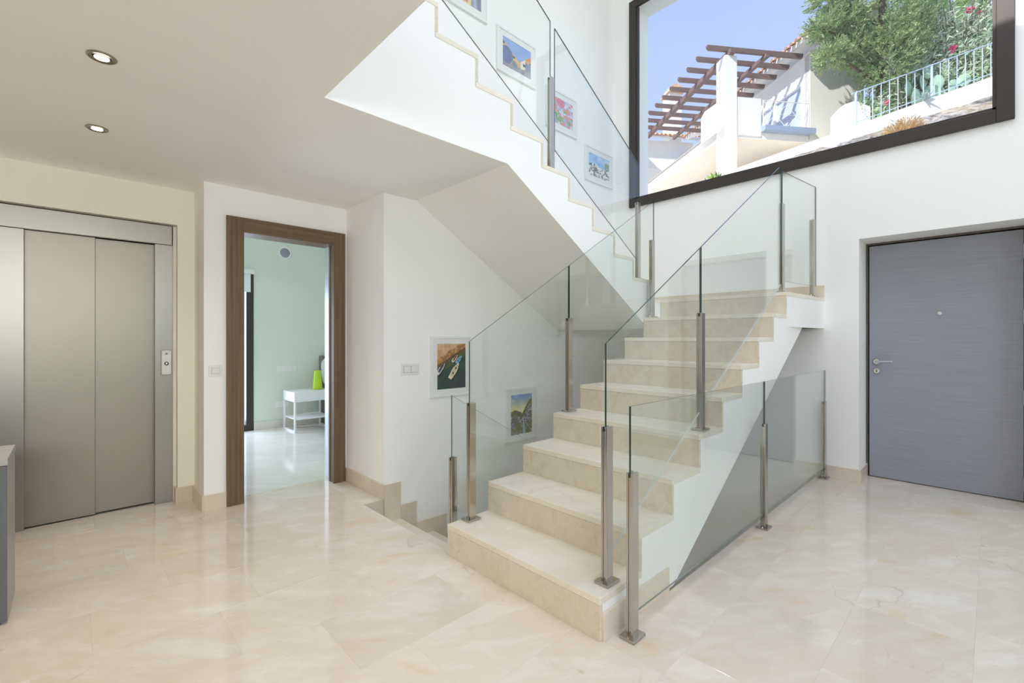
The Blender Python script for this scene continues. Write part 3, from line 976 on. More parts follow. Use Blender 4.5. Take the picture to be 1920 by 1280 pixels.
def paint_village(u, v):
    ridge = 0.56 + 0.42 * max(0, u - 0.5) * 1.4 + 0.06 * math.sin(u * 9)
    if u < 0.5:
        ridge = 0.62 - 0.25 * abs(u - 0.2)
    if v > ridge:
        c = lerp((240, 226, 150), (126, 152, 214), min(1, max(0, (v - 0.6) * 2.8)))
        cl = fb(u * 4, v * 7, 9)
        return lerp(c, (232, 232, 240), max(0, cl - 0.45) * 1.9)
    if v > ridge - 0.13:
        return lerp((60, 74, 44), (126, 122, 60), fb(u * 12, v * 12, 4))
    cell = h2(math.floor(u * 15), math.floor(v * 30), 6)
    c = lerp((62, 62, 84), (196, 194, 204), cell * 0.9)
    if cell < 0.2:
        c = (100, 78, 66)
    if v < 0.3 and fb(u * 9, v * 9, 8) > 0.52:
        c = (112, 116, 52)
    if abs(u - 0.58 - 0.15 * (0.35 - v)) < 0.10 * (0.62 - v) and v < 0.6:
        c = lerp((176, 196, 210), (120, 146, 160), v)
    return c
def paint_arches(u, v):
    dip = 0.40 + 0.85 * max(0, 0.58 - u) + 0.95 * max(0, u - 0.58)
    if v > dip:
        c = (120, 156, 222)
        return lerp(c, (196, 214, 240), fb(u * 5, v * 5, 2) * 0.5)
    if u < 0.22 and v > 0.85 - u * 0.3:
        return lerp((120, 70, 64), (206, 150, 130), h2(math.floor(u * 40), math.floor(v * 40)))
    d1 = math.hypot((u - 0.12) * 1.25, v - 0.42)
    if d1 < 0.30:
        return lerp((60, 78, 128), (110, 136, 190), fb(u * 8, v * 8, 1))
    d2 = math.hypot((u - 0.42) * 1.4, v - 0.22)
    if d2 < 0.13:
        return lerp((96, 100, 116), (160, 164, 172), fb(u * 9, v * 9, 1))
    if v < 0.14 + 0.1 * u:
        return lerp((116, 116, 134), (170, 168, 178), fb(u * 12, v * 12, 3))
    if u > 0.8 and v < 0.5:
        return lerp((64, 88, 140), (110, 130, 170), fb(u * 9, v * 9, 4))
    c = lerp((196, 152, 92), (240, 210, 156), fb(u * 7, v * 7, 5))
    if 0.62 < u < 0.80 and v < 0.66:
        c = lerp(c, (240, 234, 226), 0.8)
    if u > 0.8 and v > 0.6:
        c = (222, 140, 90)
    if h2(math.floor(u * 14), math.floor(v * 12), 5) > 0.86:
        c = (74, 70, 84)
    return c
def paint_roofs(u, v):
    cell = h2(math.floor(u * 9 + v * 2), math.floor(v * 11), 3)
    c = lerp((226, 226, 236), (150, 140, 170), cell)
    if cell > 0.62:
        c = lerp((220, 120, 100), (240, 170, 150), fb(u * 14, v * 14, 1))
    g = fb(u * 6 + 3, v * 5, 7)
    if g > 0.56 and v < 0.6:
        c = lerp((116, 150, 84), (168, 190, 120), fb(u * 16, v * 16, 2))
    if math.hypot(u - 0.45, v - 0.86) < 0.18:
        c = lerp((214, 96, 110), (236, 160, 160), fb(u * 20, v * 20, 2))
    return c
def paint_hilltown(u, v):
    if v > 0.52 + 0.05 * math.sin(u * 7):
        c = lerp((176, 208, 240), (132, 178, 230), v)
        c = lerp(c, (240, 244, 250), max(0, fb(u * 4, v * 5, 6) - 0.4) * 1.8)
        if u > 0.78 and v < 0.8 and fb(u * 9, v * 9, 3) > 0.4:
            c = (126, 150, 96)
        return c
    cell = h2(math.floor(u * 13), math.floor(v * 16), 2)
    c = lerp((96, 92, 96), (240, 238, 236), min(1, cell * 1.3))
    return c
def paint_facade(u, v):
    if u > 0.72:
        return lerp((90, 96, 130), (206, 212, 226), h2(math.floor((u + v * 0.12) * 22), 0, 1))
    c = lerp((226, 190, 130), (242, 216, 168), fb(u * 6, v * 6, 2))
    a, b = (u * 6) % 1, (v * 3.2) % 1
    if 0.28 < a < 0.76 and 0.2 < b < 0.75:
        c = lerp((196, 130, 140), (170, 110, 126), b)
    return c

def picture(label, y0, y1, z0, z1, fn, grp, mg=0.066, nu=56):
    p = empty('framed_picture', (PX, (y0 + y1) / 2, z0))
    tag(p, label, 'picture', grp)
    W, H = y1 - y0, z1 - z0
    fr = 0.020
    fm = MB()
    fm.box(0.001, 0.022, -W / 2, -W / 2 + fr, 0, H).box(0.001, 0.022, W / 2 - fr, W / 2, 0, H)
    fm.box(0.001, 0.022, -W / 2 + fr, W / 2 - fr, 0, fr).box(0.001, 0.022, -W / 2 + fr, W / 2 - fr, H - fr, H)
    fm.build('frame', 'frame_white', p, bevel=0.0015)
    m0 = MB()
    m0.box(0.002, 0.014, -W / 2 + fr, W / 2 - fr, fr, mg).box(0.002, 0.014, -W / 2 + fr, W / 2 - fr, H - mg, H - fr)
    m0.box(0.002, 0.014, -W / 2 + fr, -W / 2 + mg, mg, H - mg).box(0.002, 0.014, W / 2 - mg, W / 2 - fr, mg, H - mg)
    m0.build('mat', 'mat_board', p)
    # print: a flat sheet
    a0, a1, b0, b1 = -W / 2 + mg, W / 2 - mg, mg, H - mg
    nv = int(nu * (b1 - b0) / (a1 - a0))
    vs_, fs, cols = [], [], []
    for j in range(nv + 1):
        for i in range(nu + 1):
            vs_.append((0.011, a0 + (a1 - a0) * i / nu, b0 + (b1 - b0) * j / nv))
    for j in range(nv):
        for i in range(nu):
            q = j * (nu + 1) + i
            fs.append((q, q + 1, q + nu + 2, q + nu + 1))
            c = fn((i + 0.5) / nu, (j + 0.5) / nv)
            c = tuple(min(255, max(0, x)) for x in c)
            cols.append((*s2l(c), 1.0))
    me = bpy.data.meshes.new('print')
    me.from_pydata(vs_, [], fs)
    at = me.attributes.new('print', 'FLOAT_COLOR', 'FACE')
    at.data.foreach_set('color', [x for c in cols for x in c])
    me.materials.append(M['print'])
    o = bpy.data.objects.new('print', me)
    COL.objects.link(o)
    o.parent = p
    return p
picture('framed print of small boats moored on dark green water', 2.18, 2.616, 0.75, 1.272, paint_boats, 'framed prints beside the stairs', nu=72)
picture('framed print of a hillside village seen behind the lower glass', 3.046, 3.476, 0.232, 0.76, paint_village, 'framed prints beside the stairs', nu=64)
picture('framed print of yellow stone arches against a blue sky', 2.928, 3.468, 3.825, 4.255, paint_arches, 'framed prints beside the stairs', 0.075)
picture('framed print of pink roofs and greenery beside the steel post', 3.625, 4.149, 3.515, 3.945, paint_roofs, 'framed prints beside the stairs', 0.075)
picture('framed print of a grey town under pale blue sky nearest the window', 4.297, 4.86, 3.105, 3.515, paint_hilltown, 'framed prints beside the stairs', 0.075)
picture('framed print of a yellow facade cut by the top of the view', 2.25, 2.807, 4.19, 4.63, paint_facade, 'framed prints beside the stairs', 0.075)

# ------------------------------------------------------------------ console at the left edge
con = empty('console_table', (-3.17, -0.9, 0))
con.location = (0, 0, 0)
tag(con, 'slate grey console with a light grey top at the left edge', 'console')
MB().box(-3.36, -2.985, -1.75, -0.203, 0.695, 0.725).build('top', 'console_top', con, bevel=0.002)
MB().box(-3.36, -3.004, -0.225, -0.205, 0.0, 0.694).build('side_panel', 'console_top', con, bevel=0.002)
MB().box(-3.36, -2.985, -1.75, -1.73, 0.0, 0.694).build('side_panel', 'console_top', con, bevel=0.002)
MB().box(-3.003, -2.987, -1.748, -0.98, 0.01, 0.693).build('door', 'console_grey', con, bevel=0.002)
MB().box(-3.003, -2.987, -0.976, -0.206, 0.01, 0.693).build('door', 'console_grey', con, bevel=0.002)
MB().box(-3.355, -3.345, -1.728, -0.227, 0.0, 0.694).build('back_panel', 'console_grey', con)
MB().box(-3.34, -3.03, -1.728, -0.227, 0.0, 0.02).build('plinth', 'console_grey', con)

# ------------------------------------------------------------------ bedroom beyond the doorway
w = MB().box(-7.2, -7.0, 1.795, 4.3, -0.2, 3.0).box(-7.2, -7.0, -0.8, 0.35, -0.2, 3.0).box(-7.2, -7.0, 0.35, 1.795, 2.16, 3.0)
struct(w.build('wall_bedroom_far', 'green_wall'), 'pale green bedroom wall seen through the doorway')
struct(MB().box(-7.2, -4.12, 4.2, 4.4, -0.2, 3.0).build('wall_bedroom_right', 'green_wall'))
struct(MB().box(-7.2, -4.4, -1.0, -0.8, -0.2, 3.0).build('wall_bedroom_left', 'green_wall'))
struct(MB().box(-4.14, -4.12, 1.9, 4.3, -0.2, 3.0).box(-4.56, -4.54, -0.8, 0.8, -0.2, 3.0).box(-4.14, -4.12, 0.69, 1.9, CEIL + 0.1, 3.0).build('wall_bedroom_near', 'green_wall'))
struct(MB().box(-7.2, -4.1, -1.0, 4.4, 2.95, 3.1).build('ceiling_bedroom', 'ceiling'))
skirt('baseboard_bedroom', [(-7.0, -7.0 + T, 1.80, 2.6, 0, 0.11), (-7.0, -7.0 + T, 2.602, 4.2, 0, 0.11)], 'marble_grey')
bw = empty('window_4')
struct(bw, 'dark framed glass door of the bedroom')
for a, b in ((1.705, 1.795), (0.35, 0.43), (1.03, 1.11)):
    MB().box(-7.06, -6.985, a, b, 0.0, 2.16).build('window_frame_bar', 'brown_frame', bw, bevel=0.003)
MB().box(-7.06, -6.985, 0.43, 1.705, 0.0, 0.08).build('window_frame_bar', 'brown_frame', bw)
MB().box(-7.06, -6.985, 0.43, 1.705, 2.08, 2.16).build('window_frame_bar', 'brown_frame', bw)
MB().box(-7.03, -7.02, 0.43, 1.03, 0.08, 2.08).build('pane', 'window_glass', bw)
MB().box(-7.03, -7.02, 1.11, 1.705, 0.08, 2.08).build('pane', 'window_glass', bw)
bl = empty('roller_blind')
tag(bl, 'white roller blind rolled up over the bedroom glass door', 'blind')
MB().tube([(-6.94, 0.36, 2.16), (-6.94, 1.79, 2.16)], 0.035, 16).build('roller', 'white_plastic', bl, smooth=True)
MB().box(-6.976, -6.972, 0.38, 1.755, 1.90, 2.16).build('fabric', 'linen', bl)
MB().box(-6.982, -6.966, 0.38, 1.755, 1.885, 1.90).build('bottom_bar', 'white_plastic', bl)
sp = empty('wall_speaker', (-7.0, 2.2, 2.478))
tag(sp, 'round white speaker high on the green bedroom wall', 'speaker')
MB().lathe([(0.095, 0.0), (0.095, 0.008), (0.085, 0.016), (0.068, 0.014), (0.066, 0.006)], (0, 0, 0), 0, 40).build('rim', 'white_plastic', sp, smooth=True)
MB().lathe([(0.066, 0.008), (0.060, 0.012), (0.02, 0.015), (0.012, 0.018)], (0, 0, 0), 0, 32).build('grille', 'speaker_grey', sp, smooth=True)

ns = empty('nightstand')
tag(ns, 'white metal nightstand with one drawer against the green wall', 'nightstand')
nx0, nx1, ny0, ny1 = -6.84, -6.40, 2.13, 2.64
MB().box(nx0, nx1, ny0, ny1, 0.405, 0.535).build('drawer_box', 'furniture_white', ns, bevel=0.003)
MB().box(nx1, nx1 + 0.004, ny0 + 0.006, ny1 - 0.006, 0.411, 0.529).build('drawer_front', 'furniture_white', ns, bevel=0.001)
for yy in (ny0, ny1 - 0.022):
    for xx in (nx0, nx1 - 0.022):
        MB().box(xx, xx + 0.022, yy, yy + 0.022, 0.0, 0.405).build('leg', 'furniture_white', ns)
    MB().box(nx0 + 0.022, nx1 - 0.022, yy, yy + 0.022, 0.0, 0.022).build('foot_rail', 'furniture_white', ns)
MB().box(nx0, nx1, ny0 + 0.022, ny1 - 0.022, 0.165, 0.18).build('shelf', 'furniture_white', ns)
lv = empty('table_lamp', (-6.63, 2.52, 0.535))
tag(lv, 'lime green tapered table lamp standing on the nightstand', 'lamp')
MB().lathe([(0.050, 0.0), (0.064, 0.003), (0.066, 0.02), (0.048, 0.25), (0.046, 0.262), (0.040, 0.265), (0.038, 0.25)], (0, 0, 0), 2, 32).build('lamp_body', 'lime', lv, smooth=True)
cb = MB()
cb.tube([(-6.70, 2.52, 0.545), (-6.87, 2.50, 0.54), (-6.875, 2.48, 0.40), (-6.88, 2.40, 0.12), (-6.93, 2.25, 0.10), (-6.985, 2.17, 0.31)], 0.004, 6)
tag(cb.build('power_cord', 'white_plastic'), 'thin white power cord hanging behind the nightstand', 'cord')
bed = empty('bed')
tag(bed, 'bed with a taupe headboard partly hidden by the door frame', 'bed')
MB().box(-6.985, -6.90, 2.675, 4.15, 0.0, 1.00).build('headboard', 'headboard', bed, bevel=0.012)
MB().box(-6.90, -4.95, 2.76, 4.15, 0.10, 0.30).build('bed_base', 'headboard', bed, bevel=0.01)
MB().box(-6.90, -4.95, 2.76, 4.15, 0.302, 0.50).build('mattress', 'linen', bed, bevel=0.04)
for i_, xx in enumerate((-6.83, -4.99)):
    for yy in (2.82, 4.09):
        MB().tube([(xx, yy, 0.0), (xx, yy, 0.10)], 0.025, 12).build('leg', 'dark_gap', bed)
pm = MB()
sz = (0.09, 0.36, 0.23)
nseg, nring = 28, 14
vs_, fs = [], []
for i in range(nring + 1):
    ph = math.pi * i / nring - math.pi / 2
    for j in range(nseg):
        th = 2 * math.pi * j / nseg
        def sp_(x, e):
            return math.copysign(abs(x) ** e, x)
        x = sz[0] * sp_(math.sin(ph), 1.0)
        y = sz[1] * sp_(math.cos(ph), 0.5) * sp_(math.cos(th), 0.45)
        z = sz[2] * sp_(math.cos(ph), 0.5) * sp_(math.sin(th), 0.45)
        vs_.append((x + 0.012 * math.sin(7 * y) * math.cos(9 * z), y, z))
for i in range(nring):
    for j in range(nseg):
        j2 = (j + 1) % nseg
        fs.append((i * nseg + j, i * nseg + j2, (i + 1) * nseg + j2, (i + 1) * nseg + j))
pm.add(vs_, fs)
po = pm.build('pillow', 'linen', None, smooth=True)
po.location = (-6.76, 2.99, 0.765)
po.rotation_euler = (0.0, math.radians(-14), 0)
tag(po, 'plump white pillow leaning on the taupe headboard', 'pillow')

# ------------------------------------------------------------------ outdoors
def ld(l, d, z=0.0):
    return (d * FW[0] + l * RT[0], d * FW[1] + l * RT[1], z)
def ztop(l):
    return 6.82 + (l - 8.98) * 0.359
def zbase(l):
    return 6.36 + (l - 8.9) * 0.308 - max(0, 6 - l) * 0.02
# rocky slope under the garden wall
vs_, fs = [], []
L0, L1, nl, D0, D1, nd = 1.0, 17.0, 130, 6.6, 12.05, 46
for j in range(nd + 1):
    for i in range(nl + 1):
        l = L0 + (L1 - L0) * i / nl
        d = D0 + (D1 - D0) * j / nd
        r = fb(l * 1.1, d * 1.3, 11)
        r2 = fb(l * 3.2, d * 3.4, 12)
        z = zbase(l) + 0.12 - (12.0 - d) * 0.52 + ((r - 0.5) * 0.7 + (r2 - 0.5) * 0.28) * min(1, (12.05 - d) * 1.4)
        vs_.append(ld(l, d, z))
for j in range(nd):
    for i in range(nl):
        q = j * (nl + 1) + i
        fs.append((q, q + 1, q + nl + 2, q + nl + 1))
o = MB().add(vs_, fs).build('ground_rock_slope', 'rock')
struct(o, 'pale limestone slope outside the big window')
# garden terrace behind the wall, ground further off
vs_, fs = [], []
for j in range(12):
    for i in range(30):
        l = 0.5 + 19 * i / 29
        d = 12.2 + 22 * j / 11
        vs_.append(ld(l, d, ztop(l) - 0.12 - (0.0 if l > 7 else 0.0)))
for j in range(11):
    for i in range(29):
        q = j * 30 + i
        fs.append((q, q + 1, q + 31, q + 30))
struct(MB().add(vs_, fs).build('ground_terrace', 'soil'))
struct(MB().box(3.4, 60, -50, 60, -0.4, -0.3).build('ground_garden', 'lawn'))

gw = empty('garden_wall')
tag(gw, 'low white garden wall climbing to the right below the railing', 'wall')
vs_, fs = [], []
for i in range(25):
    l = 1.2 + 15 * i / 24
    for (dd, zz) in ((11.98, zbase(l) - 0.4), (11.98, ztop(l)), (12.22, ztop(l)), (12.22, zbase(l) - 0.4)):
        vs_.append(ld(l, dd, zz))
for i in range(24):
    for s in range(4):
        s2 = (s + 1) % 4
        fs.append((i * 4 + s, i * 4 + s2, i * 4 + 4 + s2, i * 4 + 4 + s))
MB().add(vs_, fs).build('wall_body', 'render_white', gw)

rl = empty('garden_railing')
tag(rl, 'pale blue metal railing with upright bars on the garden wall', 'railing')
RD = 12.1
MB().tube([ld(8.93, RD, ztop(8.93) + 0.88), ld(14.2, RD, ztop(14.2) + 0.90)], 0.015, 8).build('top_rail', 'pale_blue', rl)
MB().tube([ld(8.93, RD, ztop(8.93) + 0.10), ld(14.2, RD, ztop(14.2) + 0.10)], 0.012, 6).build('bottom_rail', 'pale_blue', rl)
l = 9.05
i = 0
while l < 14.2:
    rr = 0.028 if i % 9 == 0 else 0.0105
    MB().tube([ld(l, RD, ztop(l) - 0.01), ld(l, RD, ztop(l) + 0.875)], rr, 8).build('bar', 'pale_blue', rl)
    l += 0.222
    i += 1

# white house with pergola, in its own frame (b to the right, a into depth)
TH = math.radians(8)
A_ = (FW[0] * math.cos(TH) - FW[1] * math.sin(TH), FW[0] * math.sin(TH) + FW[1] * math.cos(TH))
HO = ld(6.5, 14.0)
HR = math.atan2(-A_[0], A_[1])
house = empty('white_house', HO, HR)
tag(house, 'white rendered house with balcony and tiled eaves behind the garden wall', 'house')
HW = 2.85
def hb_(name, mat, *boxes, bevel=0.0, kind=None):
    m_ = MB()
    for q in boxes:
        m_.box(*q)
    return m_.build(name, mat, house, bevel=bevel, kind=kind)
hb_('pillar', 'render_white', (0, 0.38, 0, 0.48, 4.8, 9.9))
hb_('balcony_parapet', 'render_white', (0.38, 1.20, 0.02, 0.24, 7.5, 8.66))
MB().prism([(0.48, 7.5), (1.36, 7.5), (1.36, 8.60), (1.15, 8.72), (0.48, 8.66)], 0, 0.0, 0.2).build('terrace_parapet', 'render_white', house)
hb_('terrace_slab', 'render_white', (0.0, 4.2, 0.05, 6.4, 7.42, 7.74))
hb_('terrace_cap', 'cap_stone', (-0.04, 0.2, 1.36, 5.9, 7.80, 7.84))
hb_('terrace_kerb', 'render_white', (0.0, 0.18, 1.36, 5.9, 7.74, 7.80))
hb_('balcony_slab', 'slab_blue', (1.20, 2.92, -0.18, 0.05, 7.62, 7.77))
hb_('side_wall', 'render_white', (HW, HW + 0.25, 0.0, 0.25, 7.5, 10.2), (HW, HW + 0.25, 2.9, 6.4, 7.5, 10.2), (HW, HW + 0.25, 0.25, 2.9, 9.45, 10.2))
hb_('front_wall', 'render_white', (HW, 4.75, -0.02, 0.2, 4.8, 10.25))
gb = MB().prism([(HW, 10.25), (4.75, 10.25), (4.75, 11.15)], 1, -0.02, 0.2)
gb.build('gable', 'render_white', house)
hb_('porch_wall', 'render_cream', (2.9, 3.1, 0.2, 6.4, 4.8, 7.42), (0.9, 2.9, 6.2, 6.4, 4.8, 7.42))
hb_('porch_floor', 'render_cream', (0.0, 3.0, 0.0, 6.4, 4.8, 5.0))
# sliding glass door on the side wall
for (a, b) in ((0.25, 0.33), (1.50, 1.60), (2.82, 2.90)):
    hb_('window_frame', 'frame_white', (HW - 0.03, HW + 0.06, a, b, 7.75, 9.45))
hb_('window_frame', 'frame_white', (HW - 0.03, HW + 0.06, 0.33, 2.82, 9.36, 9.45))
hb_('window_pane', 'pane_grey', (HW + 0.06, HW + 0.09, 0.33, 1.50, 7.75, 9.36))
hb_('window_pane', 'pane_grey', (HW + 0.06, HW + 0.09, 1.60, 2.82, 7.75, 9.36))
# balcony railing
rb = MB()
rb.tube([(1.24, 0.0, 8.60), (2.84, 0.0, 8.60)], 0.014, 6)
rb.tube([(1.24, 0.0, 8.2), (2.84, 0.0, 8.2)], 0.006, 6)
for i in range(2):
    x = 1.26 + i * 1.56
    rb.tube([(x, 0.0, 7.75), (x, 0.0, 8.60)], 0.012, 6)
rb.tube([(1.26, 0.0, 8.60), (2.04, 0.0, 7.8), (2.82, 0.0, 8.60)], 0.011, 6)
rb.tube([(1.26, 0.0, 7.8), (2.04, 0.0, 8.5), (2.82, 0.0, 7.8)], 0.009, 6)
rb.build('balcony_railing', 'frame_white', house)
# roof with overhanging eave along the side wall
ra = []
EZ = 10.22
def roof_z(b):
    return EZ + (b - 2.25) * 0.42
MB().prism([(2.25, EZ), (4.9, roof_z(4.9)), (4.9, roof_z(4.9) + 0.14), (2.25, EZ + 0.14)], 1, -0.62, 6.6).build('roof_slope', 'render_white', house)
def barrel_rows(name, b0, b1, a0, a1, zf, n, r=0.085, par=None, mat='terracotta', seg=6):
    m_ = MB()
    for i in range(n):
        a = a0 + (a1 - a0) * (i + 0.5) / n
        prev = None
        ring = []
        for (b) in (b0, b1):
            ring.append([(b, a + r * math.cos(math.pi * s / seg), zf(b) + r * math.sin(math.pi * s / seg)) for s in range(seg + 1)])
        o_ = len(m_.v)
        m_.v += ring[0] + ring[1]
        for s in range(seg):
            m_.f.append((o_ + s, o_ + s + 1, o_ + seg + 1 + s + 1, o_ + seg + 1 + s))
            m_.mi.append(0)
        m_.f.append(tuple(o_ + s for s in range(seg + 1)))
        m_.mi.append(1)
    return m_.build(name, [mat, 'terracotta_dark'], par, kind='stuff')
barrel_rows('roof_tiles', 2.12, 4.9, -0.62, 6.6, lambda b: roof_z(b) + 0.14, 34, par=house)
vt = MB()
for i in range(10):
    b = 2.2 + 0.26 * i
    vt.tube([(b, -0.62, roof_z(b) + 0.18), (b + 0.25, -0.62, roof_z(b + 0.25) + 0.20)], [0.075, 0.095], 8)
vt.build('verge_tiles', ['terracotta'], house, kind='stuff')
# lower wing at the back left, with chimney
hb_('back_wing', 'render_white', (-2.2, 0.0, 6.4, 6.65, 6.0, 10.4), (0.0, 3.4, 7.9, 8.1, 6.0, 10.75), (-0.2, 0.0, 6.65, 8.0, 6.0, 10.9))
hb_('back_wing_recess', 'render_cream', (0.2, 3.0, 7.85, 7.9, 8.1, 9.4))
def wing_z(a):
    return 10.75 + (a - 7.5) * 0.45
m_ = MB()
m_.prism([(7.5, 10.7), (9.6, wing_z(9.6)), (9.6, wing_z(9.6) + 0.1), (7.5, 10.8)], 0, 0.0, 3.6)
m_.build('wing_roof', 'render_white', house)
m_ = MB()
for i in range(17):
    b = 0.1 + 0.21 * i
    seg, r = 6, 0.085
    o_ = len(m_.v)
    for a in (7.42, 9.6):
        m_.v += [(b + r * math.cos(math.pi * s / seg), a, wing_z(a) + 0.1 + r * math.sin(math.pi * s / seg)) for s in range(seg + 1)]
    for s in range(seg):
        m_.f.append((o_ + s, o_ + s + 1, o_ + seg + 2 + s, o_ + seg + 1 + s))
        m_.mi.append(0)
    m_.f.append(tuple(o_ + s for s in range(seg + 1)))
    m_.mi.append(1)
m_.build('wing_tiles', ['terracotta', 'terracotta_dark'], house, kind='stuff')
hb_('chimney', 'render_white', (2.55, 3.2, 8.6, 9.3, 10.9, 13.5))
MB().prism([(2.45, 13.5), (3.3, 13.5), (3.15, 13.8), (2.87, 13.95), (2.6, 13.8)], 1, 8.5, 9.4).build('chimney_cap', 'terracotta', house)
# pergola
pg = empty('pergola', HO, HR)
tag(pg, 'brown timber pergola of parallel rafters on the white pillar', 'pergola')
MB().box(0.10, 0.26, -0.12, 5.9, 9.9, 10.06).build('beam', 'timber', pg, bevel=0.006)
MB().box(1.32, 1.44, -0.05, 5.9, 9.92, 10.04).build('beam', 'timber', pg, bevel=0.006)
for i in range(10):
    a = 0.02 + 0.582 * i
    MB().prism([(-0.58, 10.10), (-0.52, 10.03), (2.62, 10.03), (2.66, 10.17), (-0.58, 10.17)], 1, a, a + 0.085).build('rafter', 'timber', pg, bevel=0.004)

# garden gate pier left of the railing
gp = MB()
gp.prism([(0, 0), (0.95, 0), (0.95, 1.05), (0.55, 1.22), (0.25, 1.12), (0, 0.85)], 1, 0.0, 0.22)
o = gp.build('garden_pier', 'render_white')
tag(o, 'rounded white garden pier at the left end of the railing', 'pier')
o.location = ld(8.95, 12.7, ztop(8.95) - 0.2)
o.rotation_euler = (0, 0, math.atan2(RT[1], RT[0]))

# ------------------------------------------------------------------ plants
def rnd_dir():
    while True:
        p = Vector((random.uniform(-1, 1), random.uniform(-1, 1), random.uniform(-1, 1)))
        if 0.05 < p.length < 1:
            return p.normalized()
def leaf_quad(V, Fc, p, d, ln, wd, curl=0.0):
    s = d.cross(rnd_dir())
    if s.length < 1e-4:
        return
    s.normalize()
    o_ = len(V)
    m1 = p + d * ln * 0.5 + Vector((0, 0, curl * ln))
    V += [tuple(p), tuple(m1 + s * wd), tuple(p + d * ln), tuple(m1 - s * wd)]
    Fc.append((o_, o_ + 1, o_ + 2, o_ + 3))
def conifer(name, label, l, d, zb, zc, rx, rz, nspray, mat, lobes=None, leaf=(0.14, 0.014), per=18):
    root = empty(name, ld(l, d, zb))
    tag(root, label, 'tree')
    base = Vector(ld(l, d, zb))
    H = zc + rz - zb
    MB().tube([(0, 0, -0.2), (0.05, 0.02, H * 0.5), (0, 0.05, H * 0.92)], [0.16, 0.11, 0.03], 8).build('trunk', 'bark', root)
    V, Fc = [], []
    bl_ = MB()
    lobes = lobes or []
    blobs = [(Vector(ld(l, d, zc)), Vector((rx, rx, rz)), 1.0)] + [(Vector(ld(a, b, c)), Vector((r1, r1, r2)), wgt) for a, b, c, r1, r2, wgt in lobes]
    tot = sum(b[2] for b in blobs)
    for cen, rad, wgt in blobs:
        n_ = int(nspray * wgt / tot)
        q = cen - base
        bl_.tube([(0, 0, max(0.2, q.z - 0.7)), (q.x * 0.6, q.y * 0.6, q.z - 0.2), (q.x, q.y, q.z)], [0.06, 0.04, 0.015], 6)
        for _ in range(n_):
            u_ = rnd_dir()
            rr = random.uniform(0.55, 1.0) ** 0.6
            c0 = cen + Vector((u_.x * rad.x, u_.y * rad.y, u_.z * rad.z)) * rr
            main = (u_ * 0.9 + Vector((0, 0, 0.45)) + rnd_dir() * 0.45).normalized()
            Ls = random.uniform(0.22, 0.42)
            for t in range(per):
                f_ = t / per
                p = c0 + main * Ls * (f_ - 0.4)
                dd = (main + rnd_dir() * 0.75).normalized()
                leaf_quad(V, Fc, p - base, dd, leaf[0] * random.uniform(0.7, 1.2) * (1.1 - 0.5 * f_), leaf[1])
    bl_.build('branches', 'bark', root, kind='stuff')
    MB().add(V, Fc).build('foliage', mat, root, kind='stuff')
    return root
conifer('juniper_tree', 'large dark green juniper tree in front of the house gable', 10.35, 12.9, ztop(10.35) - 0.2, 10.7, 1.2, 2.2, 2900, 'leaf_conifer',
        [(9.1, 12.7, 9.95, 0.55, 0.4, 0.24), (8.5, 12.6, 9.75, 0.4, 0.2, 0.10), (8.75, 12.6, 9.0, 0.42, 0.28, 0.13), (9.5, 12.75, 9.3, 0.5, 0.5, 0.22), (10.3, 12.6, 8.9, 0.65, 0.75, 0.4), (8.8, 12.7, 10.7, 0.5, 0.4, 0.2), (9.4, 12.8, 11.4, 0.8, 0.6, 0.25), (10.8, 12.7, 9.6, 0.6, 0.8, 0.3)],
        leaf=(0.12, 0.012), per=22)
conifer('cypress_tree', 'bright green cypress tree behind the pink flowering bush', 12.3, 14.2, ztop(12.3) - 0.2, 10.9, 1.2, 3.0, 1900, 'leaf_bright', [(11.9, 13.9, 9.9, 0.7, 1.2, 0.3), (13.4, 14.3, 11.8, 0.9, 1.6, 0.4)])
conifer('cypress_tree', 'dark cypress tree at the far right edge of the window', 15.0, 14.6, ztop(15.0) - 0.2, 11.6, 1.5, 2.8, 1700, 'leaf_conifer', [(16.5, 14.8, 12.0, 1.2, 2.2, 0.4)])

def oleander(label, l, d, zb, h_, spread, nstem, flowers):
    root = empty('oleander_bush', ld(l, d, zb))
    tag(root, label, 'bush')
    V, Fc = [], []
    st = MB()
    PV, PF = [], []
    rt = Vector((RT[0], RT[1], 0))
    fwv = Vector((FW[0], FW[1], 0))
    for i in range(nstem):
        off = rt * random.uniform(-spread, spread) + fwv * random.uniform(-0.35, 0.6)
        b0 = off * 0.5
        hh = h_ * random.uniform(0.55, 1.0)
        tip = off + Vector((0, 0, hh)) + rnd_dir() * 0.15
        mid = (b0 + tip) / 2 + rnd_dir() * 0.1
        st.tube([tuple(b0), tuple(mid), tuple(tip)], [0.014, 0.011, 0.006], 5)
        for t in range(56):
            f_ = random.uniform(0.12, 1.0)
            p = b0.lerp(mid, f_ * 2) if f_ < 0.5 else mid.lerp(tip, f_ * 2 - 1)
            dd = (rnd_dir() + Vector((0, 0, 0.55))).normalized()
            leaf_quad(V, Fc, p, dd, random.uniform(0.13, 0.22), 0.019, 0.06)
        if i < flowers:
            for cl in range(3):
                c0 = tip + rnd_dir() * 0.07
                for t in range(9):
                    leaf_quad(PV, PF, c0, (rnd_dir() + Vector((0, 0, 0.4))).normalized(), 0.095, 0.045)
    st.build('stem', 'bark', root, kind='stuff')
    MB().add(V, Fc).build('leaves', 'leaf_oleander', root, kind='stuff')
    if PF:
        MB().add(PV, PF).build('flower', 'petal', root, kind='stuff')
    return root
oleander('pale oleander bush with pink flowers behind the middle of the railing', 11.2, 12.75, ztop(11.2) - 0.15, 1.95, 1.0, 190, 9)
oleander('tall oleander bush with pink flowers behind the right of the railing', 12.8, 12.9, ztop(12.8) - 0.15, 2.7, 1.1, 230, 14)
